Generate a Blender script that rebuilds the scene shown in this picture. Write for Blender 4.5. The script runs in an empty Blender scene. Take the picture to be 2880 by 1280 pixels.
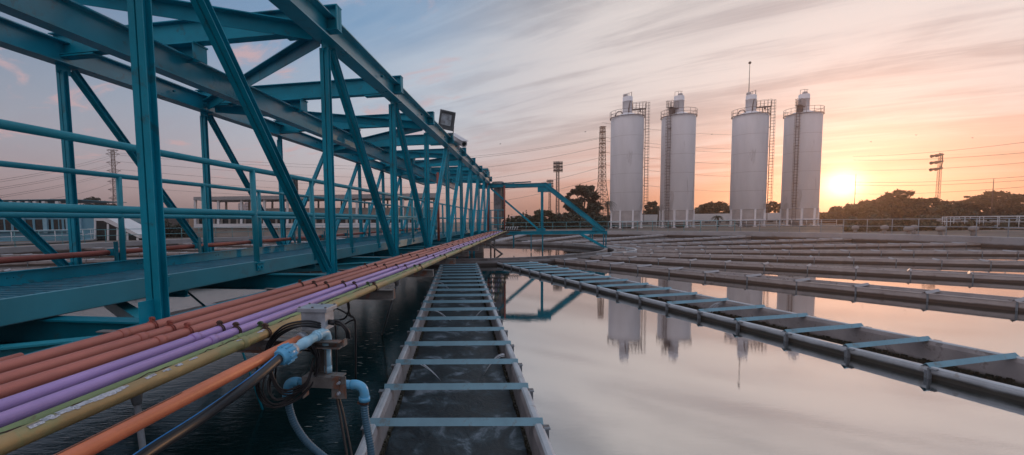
import bpy, bmesh, math, random
from math import sin, cos, pi, radians, degrees, sqrt, atan2, hypot
from mathutils import Vector, Matrix
random.seed(7)
sc = bpy.context.scene
V = Vector
# ------------------------------------------------------------------ camera (calibrated: metres, z=0 is the rim of the launders)
F_PX, CX, CY, PITCH, ROLL, CAM_Z = 1318.25, 1259.27, 724.04, 0.0763, -0.0140, 1.66
_F = V((0, cos(PITCH), -sin(PITCH))); _R0 = V((1, 0, 0)); _U0 = _R0.cross(_F)
_R = _R0*cos(ROLL) + _U0*sin(ROLL); _U = -_R0*sin(ROLL) + _U0*cos(ROLL)
cam_data = bpy.data.cameras.new('camera'); cam = bpy.data.objects.new('camera', cam_data)
sc.collection.objects.link(cam); sc.camera = cam
cam_data.sensor_width = 36; cam_data.lens = F_PX/2880*36
cam_data.shift_x = (1440-CX)/2880; cam_data.shift_y = (CY-640)/2880
cam_data.clip_start = 0.05; cam_data.clip_end = 6000
rot = Matrix((_R, _U, -_F)).transposed().to_4x4()
cam.matrix_world = Matrix.Translation((0, 0, CAM_Z)) @ rot
def ray(px, py): return _F + _R*((px-CX)/F_PX) - _U*((py-CY)/F_PX)
def at(px, py, Y):
    v = ray(px, py); return v*(Y/v.y) + V((0, 0, CAM_Z))
def srgb(r, g, b):
    f = lambda c: (c/255/12.92) if c/255 <= .04045 else ((c/255+.055)/1.055)**2.4
    return (f(r), f(g), f(b), 1)
# ------------------------------------------------------------------ sun and sky
SUN_AZ, SUN_EL = radians(39.97), radians(2.63)
sun_d = bpy.data.lights.new('sun', 'SUN'); sun_d.energy = 1.0; sun_d.angle = radians(0.6); sun_d.color = (1, .56, .28)
sun = bpy.data.objects.new('sun', sun_d); sc.collection.objects.link(sun)
SUN = V((sin(SUN_AZ)*cos(SUN_EL), cos(SUN_AZ)*cos(SUN_EL), sin(SUN_EL)))
sun.rotation_euler = SUN.to_track_quat('Z', 'Y').to_euler()
sc.view_settings.view_transform = 'Standard'; sc.view_settings.look = 'None'
sc.view_settings.exposure = 0; sc.view_settings.gamma = 1; sc.view_settings.use_curve_mapping = False
sc.cycles.max_bounces = 8; sc.cycles.sample_clamp_indirect = 6
world = bpy.data.worlds.new('World'); sc.world = world; world.use_nodes = True
nt = world.node_tree; nt.nodes.clear()
class NG:
    def __init__(s, nt): s.nt = nt
    def n(s, t, **kw):
        x = s.nt.nodes.new(t)
        for k, v in kw.items(): setattr(x, k, v)
        return x
    def put(s, sock, v):
        if isinstance(v, bpy.types.NodeSocket): s.nt.links.new(v, sock)
        elif v is not None: sock.default_value = v
    def m(s, op, a, b=None, c=None, clamp=False):
        x = s.n('ShaderNodeMath', operation=op, use_clamp=clamp)
        for i, v in enumerate((a, b, c)):
            if v is not None: s.put(x.inputs[i], v)
        return x.outputs[0]
    def vm(s, op, a, b=None):
        x = s.n('ShaderNodeVectorMath', operation=op); s.put(x.inputs[0], a)
        if b is not None: s.put(x.inputs[1], b)
        return x.outputs['Value'] if op in ('DOT_PRODUCT', 'LENGTH') else x.outputs[0]
    def ramp(s, fac, stops, interp='LINEAR'):
        x = s.n('ShaderNodeValToRGB'); cr = x.color_ramp; cr.interpolation = interp
        while len(cr.elements) > 1: cr.elements.remove(cr.elements[-1])
        cr.elements[0].position = stops[0][0]; cr.elements[0].color = stops[0][1]
        for p, c in stops[1:]:
            e = cr.elements.new(p); e.color = c
        s.put(x.inputs[0], fac); return x.outputs[0]
    def mix(s, f, a, b, mode='MIX'):
        x = s.n('ShaderNodeMix', data_type='RGBA', blend_type=mode)
        s.put(x.inputs[0], f); s.put(x.inputs[6], a); s.put(x.inputs[7], b); return x.outputs[2]
    def sstep(s, v, a, b):
        x = s.n('ShaderNodeMapRange', interpolation_type='SMOOTHSTEP')
        s.put(x.inputs[0], v); x.inputs[1].default_value = a; x.inputs[2].default_value = b; return x.outputs[0]
    def noise(s, vec, scale, detail=4, rough=.55, dist=0, dim='3D'):
        x = s.n('ShaderNodeTexNoise', noise_dimensions=dim); s.put(x.inputs['Vector'], vec)
        x.inputs['Scale'].default_value = scale; x.inputs['Detail'].default_value = detail
        x.inputs['Roughness'].default_value = rough; x.inputs['Distortion'].default_value = dist
        return x.outputs[0]
    def comb(s, x_, y_, z_):
        x = s.n('ShaderNodeCombineXYZ')
        for i, v in enumerate((x_, y_, z_)): s.put(x.inputs[i], v)
        return x.outputs[0]
def G(v): return (v, v, v, 1)
g = NG(nt)
D = g.vm('NORMALIZE', g.n('ShaderNodeTexCoord').outputs['Generated'])
sep = g.n('ShaderNodeSeparateXYZ'); g.put(sep.inputs[0], D)
dx, dy, dz = sep.outputs
Dh = g.vm('NORMALIZE', g.comb(dx, dy, 0.0))
c = g.vm('DOT_PRODUCT', Dh, (sin(SUN_AZ), cos(SUN_AZ), 0))
gs = g.vm('DOT_PRODUCT', D, tuple(SUN))
zz = g.m('MAXIMUM', dz, 0.0)
S_ = srgb
far = g.ramp(zz, [(0, S_(168, 146, 152)), (.07, S_(182, 163, 168)), (.14, S_(170, 172, 184)), (.24, S_(146, 160, 180)), (.38, S_(112, 140, 172)), (.7, S_(90, 115, 155))])
mid = g.ramp(zz, [(0, S_(208, 172, 170)), (.05, S_(224, 192, 186)), (.11, S_(214, 202, 206)), (.2, S_(186, 200, 216)), (.36, S_(122, 164, 202)), (.7, S_(104, 138, 178))])
near = g.ramp(zz, [(0, S_(196, 132, 112)), (.04, S_(228, 152, 126)), (.09, S_(236, 182, 168)), (.16, S_(214, 196, 192)), (.28, S_(184, 182, 188)), (.42, S_(156, 160, 164)), (.7, S_(125, 145, 172))])
sky = g.mix(g.sstep(c, .05, .78), far, mid)
sky = g.mix(g.sstep(c, .72, .97), sky, near)
# cloud deck seen in perspective
k = g.m('DIVIDE', 1.0, g.m('ADD', zz, .10))
u0, v0 = g.m('MULTIPLY', dx, k), g.m('MULTIPLY', dy, k)
ca, sa = cos(radians(-55)), sin(radians(-55))
along = g.m('ADD', g.m('MULTIPLY', u0, sa), g.m('MULTIPLY', v0, ca))
across = g.m('SUBTRACT', g.m('MULTIPLY', u0, ca), g.m('MULTIPLY', v0, sa))
n1 = g.noise(g.comb(g.m('MULTIPLY', along, .42), g.m('MULTIPLY', across, 1.0), 3.1), 1.7, 7, .58, .6)
n2 = g.noise(g.comb(g.m('MULTIPLY', along, .55), g.m('MULTIPLY', across, 1.0), 8.3), .55, 5, .55, .3)
n4 = g.noise(g.comb(g.m('MULTIPLY', along, .16), g.m('MULTIPLY', across, 1.0), 5.5), 4.5, 8, .62, .8)
n3 = g.noise(g.comb(g.m('MULTIPLY', along, .7), across, 1.7), 3.4, 6, .6, .5)
veil = g.sstep(g.m('ADD', g.m('ADD', g.m('MULTIPLY', n1, .42), g.m('MULTIPLY', n2, .52)), g.m('MULTIPLY', n4, .30)), .50, .74)
wsun = g.sstep(c, .56, .98)
# bright veil of high cloud towards the sun, mauve patches away from it
vcol = g.mix(wsun, S_(168, 152, 166), S_(240, 232, 229))
vcol = g.mix(g.m('MULTIPLY', g.sstep(c, .3, .7), g.m('SUBTRACT', 1.0, g.sstep(c, .75, .98))), vcol, S_(222, 224, 228))
vfac = g.m('MULTIPLY', veil, g.m('MULTIPLY', g.sstep(zz, .02, .12), g.m('ADD', .24, g.m('MULTIPLY', wsun, .62))))
sky = g.mix(vfac, sky, vcol)
pink = g.sstep(n3, .55, .70)
pfac = g.m('MULTIPLY', g.m('MULTIPLY', pink, g.m('SUBTRACT', 1.0, wsun)), g.m('MULTIPLY', g.sstep(zz, .04, .12), .8))
sky = g.mix(pfac, sky, S_(214, 178, 180))
dark = g.sstep(g.m('ADD', g.m('MULTIPLY', n1, .5), g.m('MULTIPLY', n4, .5)), .52, .38)
dfac = g.m('MULTIPLY', g.m('MULTIPLY', dark, wsun), g.m('MULTIPLY', g.m('SUBTRACT', 1.0, g.sstep(zz, .2, .75)), .5))
sky = g.mix(dfac, sky, g.mix(g.sstep(zz, .03, .16), S_(196, 138, 118), S_(176, 168, 170)))
# glow around the low sun
e = g.m('SUBTRACT', 1.0, gs)
gl1 = g.m('EXPONENT', g.m('DIVIDE', g.m('MULTIPLY', e, -1.0), .00028))
gl2 = g.m('EXPONENT', g.m('DIVIDE', g.m('MULTIPLY', e, -1.0), .0065))
gl3 = g.m('EXPONENT', g.m('DIVIDE', g.m('MULTIPLY', e, -1.0), .06))
bars = g.sstep(g.noise(g.comb(g.m('MULTIPLY', along, .10), g.m('MULTIPLY', zz, 30.0), 1.0), 1.1, 5, .6, .2), .36, .56)
gl2 = g.m('MULTIPLY', gl2, g.m('ADD', .45, g.m('MULTIPLY', bars, .75)))
glow = g.vm('ADD', g.vm('MULTIPLY', g.comb(gl1, gl1, gl1), (3.4, 2.7, 1.8)), g.vm('MULTIPLY', g.comb(gl2, gl2, gl2), (.62, .34, .22)))
glow = g.vm('ADD', glow, g.vm('MULTIPLY', g.comb(gl3, gl3, gl3), (.15, .06, .035)))
sky = g.vm('ADD', sky, glow)
# unseen sky overhead and behind the camera, brightened to lift the foreground
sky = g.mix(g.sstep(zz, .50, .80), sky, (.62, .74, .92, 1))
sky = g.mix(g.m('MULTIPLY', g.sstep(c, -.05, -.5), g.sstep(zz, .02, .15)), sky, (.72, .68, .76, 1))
sky = g.mix(g.sstep(dz, -.01, -.06), sky, S_(95, 85, 82))
nis = g.n('ShaderNodeTexSky', sky_type='NISHITA'); nis.sun_disc = False
nis.sun_elevation = SUN_EL; nis.sun_rotation = SUN_AZ
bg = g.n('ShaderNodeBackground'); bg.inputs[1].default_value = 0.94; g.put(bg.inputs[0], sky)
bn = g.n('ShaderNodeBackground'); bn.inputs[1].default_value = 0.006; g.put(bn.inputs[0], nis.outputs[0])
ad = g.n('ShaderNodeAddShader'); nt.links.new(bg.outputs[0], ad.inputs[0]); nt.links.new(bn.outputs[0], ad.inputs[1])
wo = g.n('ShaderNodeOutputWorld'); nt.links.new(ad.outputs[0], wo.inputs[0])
# ------------------------------------------------------------------ materials
MATS = {}
def mat(name, col, rough=.5, metal=0, var=.18, vscale=3, stain=None, samt=0, sscale=6, bump=0, bscale=60, spec=.5, sthr=.55, stretch=(1, 1, 1), coord='Object', zstain=None):
    m = bpy.data.materials.new(name); m.use_nodes = True; MATS[name] = m
    q = NG(m.node_tree); b = m.node_tree.nodes['Principled BSDF']
    tc = q.n('ShaderNodeTexCoord').outputs[coord]
    if stretch != (1, 1, 1): tc2 = q.vm('MULTIPLY', tc, stretch)
    else: tc2 = tc
    n = q.noise(tc2, vscale, 6, .6)
    base = q.mix(q.m('MULTIPLY', q.sstep(n, .3, .7), 1.0), tuple(x*(1-var) for x in col[:3])+(1,), tuple(min(1, x*(1+var)) for x in col[:3])+(1,))
    if stain is not None:
        n2 = q.noise(tc2, sscale, 8, .65, .3)
        base = q.mix(q.m('MULTIPLY', q.sstep(n2, sthr, sthr+.08), samt), base, stain)
    if zstain is not None:   # (z0, z1, colour, amount): growth that climbs from the waterline with a ragged edge
        sp = q.n('ShaderNodeSeparateXYZ'); q.put(sp.inputs[0], q.n('ShaderNodeNewGeometry').outputs['Position'])
        h = q.m('ADD', sp.outputs[2], q.m('MULTIPLY', q.m('SUBTRACT', q.noise(tc2, 2.2, 7, .7), .5), zstain[4]))
        base = q.mix(q.m('MULTIPLY', q.sstep(h, zstain[1], zstain[0]), zstain[3]), base, zstain[2])
    q.put(b.inputs['Base Color'], base)
    rr = q.m('ADD', rough-.08, q.m('MULTIPLY', n, .16)); q.put(b.inputs['Roughness'], rr)
    b.inputs['Metallic'].default_value = metal; b.inputs['Specular IOR Level'].default_value = spec
    if bump:
        bp = q.n('ShaderNodeBump'); bp.inputs['Strength'].default_value = bump; bp.inputs['Distance'].default_value = .01
        q.put(bp.inputs['Height'], q.noise(tc2, bscale, 4, .6)); q.put(b.inputs['Normal'], bp.outputs[0])
    return m
teal = mat('teal_paint', (.002, .25, .35, 1), .45, spec=.22, var=.2, vscale=1.6, stain=(.035, .11, .125, 1), samt=.6, sscale=5, sthr=.58, bump=.06, bscale=25)
teal_dk = mat('teal_paint_old', (.002, .18, .25, 1), .48, spec=.22, var=.18, vscale=2.5, stain=(.05, .09, .09, 1), samt=.45, sscale=4, sthr=.6, bump=.06, bscale=25)
teal_lt = mat('teal_rail_paint', (.02, .29, .37, 1), .36, var=.10, vscale=2)
steel_blue = mat('blue_grey_bar_paint', (.13, .27, .34, 1), .42, spec=.6, var=.12, vscale=4, stain=(.13, .12, .10, 1), samt=.55, sscale=9, sthr=.58)
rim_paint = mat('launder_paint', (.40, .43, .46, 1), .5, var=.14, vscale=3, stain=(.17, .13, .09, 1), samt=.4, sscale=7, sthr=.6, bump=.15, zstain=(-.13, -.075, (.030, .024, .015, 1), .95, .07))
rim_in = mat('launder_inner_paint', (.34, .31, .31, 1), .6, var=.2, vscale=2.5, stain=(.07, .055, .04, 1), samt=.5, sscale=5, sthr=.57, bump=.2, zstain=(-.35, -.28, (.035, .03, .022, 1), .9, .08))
algae = mat('algae', (.035, .032, .02, 1), .8, var=.6, vscale=18, stain=(.25, .24, .2, 1), samt=.7, sscale=40, sthr=.6, bump=1, bscale=90)
bar_grey = mat('grey_bar_paint', (.30, .30, .32, 1), .5, var=.15)
teal_gl = mat('glossy_teal_paint', (.004, .235, .325, 1), .30, spec=.75, var=.16, vscale=1.6, stain=(.04, .10, .11, 1), samt=.5, sscale=4, sthr=.58, bump=.06, bscale=25)
foam_m = mat('foam', (.16, .18, .17, 1), .8, var=.3)
flank_m = mat('narrow_launder_paint', (.34, .295, .28, 1), .6, var=.15, vscale=2.5, stain=(.13, .09, .07, 1), samt=.5, sscale=4, sthr=.58, bump=.2, zstain=(-.115, -.075, (.05, .028, .018, 1), .95, .05))
rib_m = mat('bracket_steel', (.15, .17, .19, 1), .6, var=.3, vscale=6, stain=(.08, .04, .02, 1), samt=.6, sscale=12, sthr=.55)
red_p = mat('red_pipe_paint', (.43, .14, .105, 1), .42, var=.2, vscale=1.5, stain=(.10, .04, .03, 1), samt=.35, sscale=22, sthr=.66, bump=.08, bscale=50, stretch=(1, .6, 1))
pur_p = mat('purple_pipe_paint', (.42, .27, .56, 1), .3, var=.12, vscale=2, stain=(.07, .05, .09, 1), samt=.6, sscale=28, sthr=.70)
grn_p = mat('green_pipe_paint', (.22, .28, .12, 1), .5, var=.22, vscale=3, stain=(.10, .035, .02, 1), samt=.9, sscale=7, sthr=.60, bump=.2)
yel_p = mat('faded_yellow_pipe_paint', (.36, .25, .105, 1), .48, var=.2, vscale=3, stain=(.22, .27, .12, 1), samt=.65, sscale=2.2, sthr=.5, bump=.15)
org_p = mat('orange_pipe_paint', (.58, .17, .075, 1), .4, var=.16, vscale=3, stain=(.16, .05, .03, 1), samt=.8, sscale=12, sthr=.64, bump=.1)
frd_p = mat('dark_red_pipe_paint', (.30, .075, .055, 1), .5, var=.2, vscale=2)
rust = mat('rusty_clamp', (.065, .035, .028, 1), .7, var=.5, vscale=30)
rustred = mat('red_clamp', (.30, .08, .06, 1), .6, var=.4, vscale=30)
grnclamp = mat('green_clamp', (.05, .10, .05, 1), .6, var=.4, vscale=30)
primer = mat('bare_primer_patch', (.48, .50, .55, 1), .6, var=.4, vscale=60, stain=(.16, .19, .22, 1), samt=.8, sscale=60, sthr=.5)
blk = mat('black_rubber', (.012, .012, .014, 1), .38, var=.3, vscale=8)
stripe = mat('blue_stripe', (.03, .22, .55, 1), .4, var=.1)
bluepl = mat('blue_plastic', (.10, .38, .62, 1), .32, var=.1, vscale=5, stain=(.25, .4, .45, 1), samt=.25, sscale=14)
bluept = mat('pale_blue_plastic', (.30, .55, .70, 1), .32, var=.1, vscale=5)
hose_m = mat('corrugated_hose_plastic', (.045, .12, .18, 1), .4, var=.3, vscale=3, stain=(.16, .05, .03, 1), samt=.3, sscale=2, sthr=.62)
rsteel = mat('weathered_steel', (.14, .135, .13, 1), .6, var=.3, vscale=12, stain=(.18, .065, .03, 1), samt=.75, sscale=9, sthr=.53, bump=.2)
galv = mat('galvanised_box', (.34, .38, .43, 1), .45, metal=.3, var=.2, vscale=14, stain=(.22, .12, .08, 1), samt=.4, sscale=10, sthr=.64)
conc = mat('concrete', (.27, .255, .25, 1), .85, var=.16, vscale=.8, stain=(.12, .10, .09, 1), samt=.4, sscale=1.5, sthr=.58, bump=.3, bscale=15)
wallc = mat('tank_wall_concrete', (.29, .28, .285, 1), .85, var=.14, vscale=.5, stain=(.16, .12, .10, 1), samt=.35, sscale=1.2, sthr=.58, bump=.2, bscale=15, zstain=(-.08, .05, (.05, .03, .02, 1), .9, .12))
ringc = mat('ring_wall_concrete', (.20, .19, .19, 1), .8, var=.2, vscale=.9, stain=(.09, .07, .06, 1), samt=.5, sscale=2, sthr=.55, bump=.3, bscale=15, zstain=(-.10, -.03, (.03, .02, .015, 1), .9, .08))
silo_m = mat('silo_paint', (.80, .78, .80, 1), .55, var=.07, vscale=.5, stain=(.42, .37, .36, 1), samt=.45, sscale=.7, sthr=.6, stretch=(1, 1, .2))
silo_dk = mat('silo_hopper_paint', (.52, .48, .47, 1), .6, var=.12, vscale=.8)
rail_w = mat('white_rail_paint', (.6, .62, .64, 1), .45, var=.1)
ladder_m = mat('ladder_steel', (.20, .15, .14, 1), .6, var=.3, vscale=2)
mast_m = mat('mast_steel', (.09, .065, .06, 1), .6, var=.3, vscale=1)
whitew = mat('white_wall', (.62, .62, .63, 1), .75, var=.08, vscale=.3)
creamw = mat('cream_wall', (.36, .33, .30, 1), .8, var=.12, vscale=.3, stain=(.2, .17, .15, 1), samt=.4, sscale=.6)
bluew = mat('blue_cladding', (.10, .27, .36, 1), .6, var=.1, vscale=.5)
glassd = mat('dark_window_glass', (.012, .02, .022, 1), .12, var=.3, vscale=.4)
lamp_m = mat('lamp_housing', (.05, .06, .065, 1), .45, var=.2)
lens_m = mat('lamp_glass', (.20, .23, .25, 1), .15, var=.4, vscale=9)
cctv_m = mat('camera_housing', (.55, .52, .53, 1), .4, var=.05)
cabin = mat('weathered_cabinet', (.26, .245, .25, 1), .6, var=.25, vscale=1.8, stain=(.08, .06, .055, 1), samt=.7, sscale=2.2, sthr=.55)
trunk_m = mat('bark', (.06, .045, .035, 1), .9, var=.3, vscale=3)
grd = mat('ground_dirt', (.13, .105, .088, 1), .95, var=.3, vscale=.15, stain=(.06, .06, .035, 1), samt=.6, sscale=.08, sthr=.5)
wire_m = mat('wire', (.10, .08, .08, 1), .6, var=.05)
bird_m = mat('bird_feathers', (.02, .02, .02, 1), .8, var=.05)
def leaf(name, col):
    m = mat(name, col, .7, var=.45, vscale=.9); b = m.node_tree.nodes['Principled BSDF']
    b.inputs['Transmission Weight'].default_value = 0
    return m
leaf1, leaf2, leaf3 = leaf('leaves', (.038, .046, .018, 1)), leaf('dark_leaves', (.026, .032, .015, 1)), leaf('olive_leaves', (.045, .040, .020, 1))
# water
def water_mat(name, base, rough, ior, bs, flow=False):
    m = bpy.data.materials.new(name); m.use_nodes = True; q = NG(m.node_tree); b = m.node_tree.nodes['Principled BSDF']
    b.inputs['IOR'].default_value = ior
    pos = q.n('ShaderNodeNewGeometry').outputs['Position']
    sp = q.n('ShaderNodeSeparateXYZ'); q.put(sp.inputs[0], pos)
    if flow:   # milky turbulent streaks in the channel
        v = q.vm('MULTIPLY', pos, (1.5, 1.0, 1))
        n = q.noise(v, 2.4, 8, .62, .55)
        q.put(b.inputs['Base Color'], q.ramp(q.sstep(n, .44, .70), [(0, base), (.5, (.035, .055, .068, 1)), (1, (.17, .21, .25, 1))]))
        q.put(b.inputs['Roughness'], q.m('ADD', .22, q.m('MULTIPLY', n, .5)))
        h = q.noise(v, 5, 5, .6, 1.0)
    else:
        b.inputs['Base Color'].default_value = base
        # the pool beside the bridge is stirred by the sprays, the open bay lies still
        calm = q.sstep(q.m('SUBTRACT', sp.outputs[0], q.m('MULTIPLY', sp.outputs[1], .02)), -.2, .7)
        q.put(b.inputs['Roughness'], q.m('ADD', q.m('MULTIPLY', q.m('SUBTRACT', 1.0, calm), .12), rough))
        q.put(b.inputs['IOR'], q.m('ADD', 1.45, q.m('MULTIPLY', calm, ior-1.45)))
        h1 = q.noise(q.vm('MULTIPLY', pos, (1, 2.2, 1)), 2.5, 4, .6)
        h2 = q.noise(q.vm('MULTIPLY', pos, (1, 3.0, 1)), 9.0, 3, .6)
        amp = q.m('ADD', .065, q.m('MULTIPLY', q.m('SUBTRACT', 1.0, calm), .9))
        h = q.m('MULTIPLY', q.m('ADD', q.m('MULTIPLY', h1, .6), q.m('MULTIPLY', h2, .4)), amp)
    bp = q.n('ShaderNodeBump'); bp.inputs['Strength'].default_value = bs; bp.inputs['Distance'].default_value = .02
    q.put(bp.inputs['Height'], h); q.put(b.inputs['Normal'], bp.outputs[0])
    return m
water_m = water_mat('tank_water', (.003, .014, .015, 1), .008, 9.0, .35)
chan_m = water_mat('channel_water', (.008, .014, .018, 1), .3, 1.4, .5, flow=True)
well_m = water_mat('well_water', (.02, .02, .02, 1), .03, 5, .5)
# ------------------------------------------------------------------ mesh helpers
class MB:
    def __init__(s): s.v, s.f, s.sm = [], [], []
    def add(s, vs, fs, smooth=False):
        o = len(s.v); s.v += [V(x) for x in vs]
        for f in fs: s.f.append([i+o for i in f]); s.sm.append(smooth)
        return s
    def box(s, c, size, bx=V((1, 0, 0)), by=V((0, 1, 0)), bz=V((0, 0, 1))):
        c = V(c); h = [x/2 for x in size]; vs = []
        for i in (-1, 1):
            for j in (-1, 1):
                for k_ in (-1, 1): vs.append(c+bx*(i*h[0])+by*(j*h[1])+bz*(k_*h[2]))
        return s.add(vs, [(0, 1, 3, 2), (4, 6, 7, 5), (0, 4, 5, 1), (2, 3, 7, 6), (0, 2, 6, 4), (1, 5, 7, 3)])
    def prism(s, prof, p0, p1, up):
        p0, p1 = V(p0), V(p1); t = (p1-p0).normalized(); sd = t.cross(V(up)).normalized(); u = sd.cross(t)
        n = len(prof); vs = [p+sd*a+u*b for p in (p0, p1) for a, b in prof]
        fs = [(i, (i+1) % n, n+(i+1) % n, n+i) for i in range(n)]+[tuple(range(n))[::-1], tuple(range(n, 2*n))]
        return s.add(vs, fs)
    def hbeam(s, p0, p1, up, h, w, tf=.012, tw=.01):
        a, b, c_, d = w/2, h/2, tw/2, h/2-tf
        return s.prism([(-a, -b), (a, -b), (a, -d), (c_, -d), (c_, d), (a, d), (a, b), (-a, b), (-a, d), (-c_, d), (-c_, -d), (-a, -d)], p0, p1, up)
    def chan(s, p0, p1, up, h, w, t=.01):      # C channel, open towards +side
        b = h/2; q = t if w > 0 else -t
        return s.prism([(0, -b), (w, -b), (w, -b+t), (q, -b+t), (q, b-t), (w, b-t), (w, b), (0, b)], p0, p1, up)
    def bar(s, p0, p1, w, h, up=(0, 0, 1)):
        return s.prism([(-w/2, -h/2), (w/2, -h/2), (w/2, h/2), (-w/2, h/2)], p0, p1, up)
    def tube(s, pts, r, n=10, caps=True, close=False):
        pts = [V(p) for p in pts]; rr = r if isinstance(r, (list, tuple)) else [r]*len(pts)
        m = len(pts); up = None; vs = []
        for i, p in enumerate(pts):
            if close: t = (pts[(i+1) % m]-pts[i-1]).normalized()
            else: t = (pts[min(i+1, m-1)]-pts[max(i-1, 0)]).normalized()
            if up is None: up = V((0, 0, 1)) if abs(t.z) < .9 else V((1, 0, 0))
            sd = t.cross(up).normalized(); up = sd.cross(t)
            for j in range(n):
                a = 2*pi*j/n; vs.append(p+sd*(cos(a)*rr[i])+up*(sin(a)*rr[i]))
        fs = []
        for i in range(m if close else m-1):
            i2 = (i+1) % m
            for j in range(n): fs.append((i*n+j, i*n+(j+1) % n, i2*n+(j+1) % n, i2*n+j))
        s.add(vs, fs, True)
        if caps and not close:
            o = len(s.v)-len(vs); s.f.append([o+j for j in range(n)][::-1]); s.sm.append(False)
            s.f.append([o+(m-1)*n+j for j in range(n)]); s.sm.append(False)
        return s
    def lathe(s, prof, c=(0, 0, 0), n=32, a0=0, a1=2*pi, smooth=True):
        c = V(c); full = abs(a1-a0-2*pi) < 1e-6; k_ = n if full else n+1; vs = []
        for i in range(k_):
            a = a0+(a1-a0)*i/n
            for r, z in prof: vs.append(c+V((cos(a)*r, sin(a)*r, z)))
        m = len(prof); fs = []
        for i in range(n):
            i2 = (i+1) % k_
            for j in range(m-1): fs.append((i*m+j, i2*m+j, i2*m+j+1, i*m+j+1))
        return s.add(vs, fs, smooth)
    def sphere(s, c, r, n=12, sx=1, sy=1, sz=1):
        c = V(c); vs = []; fs = []; m = n//2
        for i in range(m+1):
            for j in range(n):
                t, a = pi*i/m, 2*pi*j/n; vs.append(c+V((r*sx*sin(t)*cos(a), r*sy*sin(t)*sin(a), r*sz*cos(t))))
        for i in range(m):
            for j in range(n): fs.append((i*n+j, (i+1)*n+j, (i+1)*n+(j+1) % n, i*n+(j+1) % n))
        return s.add(vs, fs, True)
    def build(s, name, m, parent=None, origin=None, bev=0):
        me = bpy.data.meshes.new(name)
        if origin is None:
            if parent is not None: origin = V(parent.get('_o', (0, 0, 0)))
            else:
                lo = [min(p[i] for p in s.v) for i in range(3)]; hi = [max(p[i] for p in s.v) for i in range(3)]
                origin = V(((lo[0]+hi[0])/2, (lo[1]+hi[1])/2, lo[2]))
        origin = V(origin)
        me.from_pydata([tuple(p-origin) for p in s.v], [], s.f)
        me.polygons.foreach_set('use_smooth', s.sm); me.materials.append(m); me.validate(); me.update()
        o = bpy.data.objects.new(name, me); sc.collection.objects.link(o)
        o['_o'] = tuple(origin)
        if parent is not None: o.parent = parent; o.location = origin-V(parent.get('_o', (0, 0, 0)))
        else: o.location = origin
        if bev:
            md = o.modifiers.new('bevel', 'BEVEL'); md.width = bev; md.segments = 2; md.limit_method = 'ANGLE'
        return o
def tag(o, label=None, cat=None, group=None, kind=None):
    for k_, v in (('label', label), ('category', cat), ('group', group), ('kind', kind)):
        if v: o[k_] = v
    return o
def thing(name, loc, label, cat, group=None):
    o = bpy.data.objects.new(name, None); sc.collection.objects.link(o); o.location = loc; o['_o'] = tuple(loc)
    o.empty_display_size = .1
    return tag(o, label, cat, group)
def part(name, mb, m, parent, label=None, bev=0):
    o = mb.build(name, m, parent, bev=bev)
    if label: o['label'] = label
    return o
def copy_tree(o, parent=None):
    c_ = o.copy(); sc.collection.objects.link(c_); c_.parent = parent
    for ch in list(o.children): copy_tree(ch, c_)
    return c_
def bez(pts, n=12):      # smooth curve through the points
    pts = [V(p) for p in pts]; out = []
    P = [pts[0]*2-pts[1]]+pts+[pts[-1]*2-pts[-2]]
    for i in range(1, len(P)-2):
        for j in range(n):
            t = j/n; a, b, c_, d = P[i-1], P[i], P[i+1], P[i+2]
            out.append(.5*((2*b)+(c_-a)*t+(2*a-5*b+4*c_-d)*t*t+(3*b-a-3*c_+d)*t**3))
    return out+[pts[-1]]
# ------------------------------------------------------------------ frames: tank centre, bridge axis
C0 = V((0.7010, 27.8435, 0)); A1 = radians(1.5708)
AB = radians(10.166); B = V((sin(AB), cos(AB), 0)); N = V((cos(AB), -sin(AB), 0)); Z = V((0, 0, 1))
AX = -4.2246            # lateral offset of the bridge axis from the camera
def bp_(s, d, z): return B*s+N*d+Z*z
WATER = -0.165; RW = 29.75
# ground, water (setting)
m = MB(); n = 96
radii = [RW+.55, 45, 80, 160, 400, 1250]
for r in radii:
    for i in range(n): m.v.append(C0+V((cos(2*pi*i/n)*r, sin(2*pi*i/n)*r, .16)))
for j in range(len(radii)-1):
    for i in range(n): m.f.append([j*n+i, j*n+(i+1) % n, (j+1)*n+(i+1) % n, (j+1)*n+i]); m.sm.append(False)
tag(m.build('ground', grd, origin=(0, 0, 0)), kind='structure')
NL = 24
WIDE = (0, 23)            # the two nearest channels are twice as wide as the others
def hwk(k): return .70 if k % NL in WIDE else .34
def ldir(k): a = A1+pi+2*pi*k/NL; return V((sin(a), cos(a), 0)), V((cos(a), -sin(a), 0))
R_IN, R_RING = 8.35, 8.8
m = MB()
for k in range(NL):
    d0, p0 = ldir(k); d1, p1 = ldir(k+1)
    rs = [R_RING-.05]+[9+i*2.3 for i in range(10)]
    L, R = [], []
    for r in rs:
        L.append(C0+d0*r+p0*(hwk(k)-.02)+Z*WATER); R.append(C0+d1*r-p1*(hwk(k+1)-.02)+Z*WATER)
    o = len(m.v); m.v += L+R; q_ = len(rs)
    for i in range(q_-1): m.f.append([o+i, o+i+1, o+q_+i+1, o+q_+i]); m.sm.append(False)
tag(m.build('water', water_m, origin=(0, 0, 0)), kind='structure')
m = MB().lathe([(0.01, WATER), (R_IN, WATER)], C0, 96); tag(m.build('inner_well_water', well_m, origin=(0, 0, 0)), kind='structure')
m = MB()
for k in range(NL):
    d0, p0 = ldir(k); a, b = C0+d0*(R_RING-.1)+Z*(-.37), C0+d0*(RW+.05)+Z*(-.37)
    h_ = hwk(k); m.add([a-p0*h_, a+p0*h_, b+p0*h_, b-p0*h_], [(0, 1, 2, 3)])
tag(m.build('channel_water', chan_m, origin=(0, 0, 0)), kind='structure')
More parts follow.
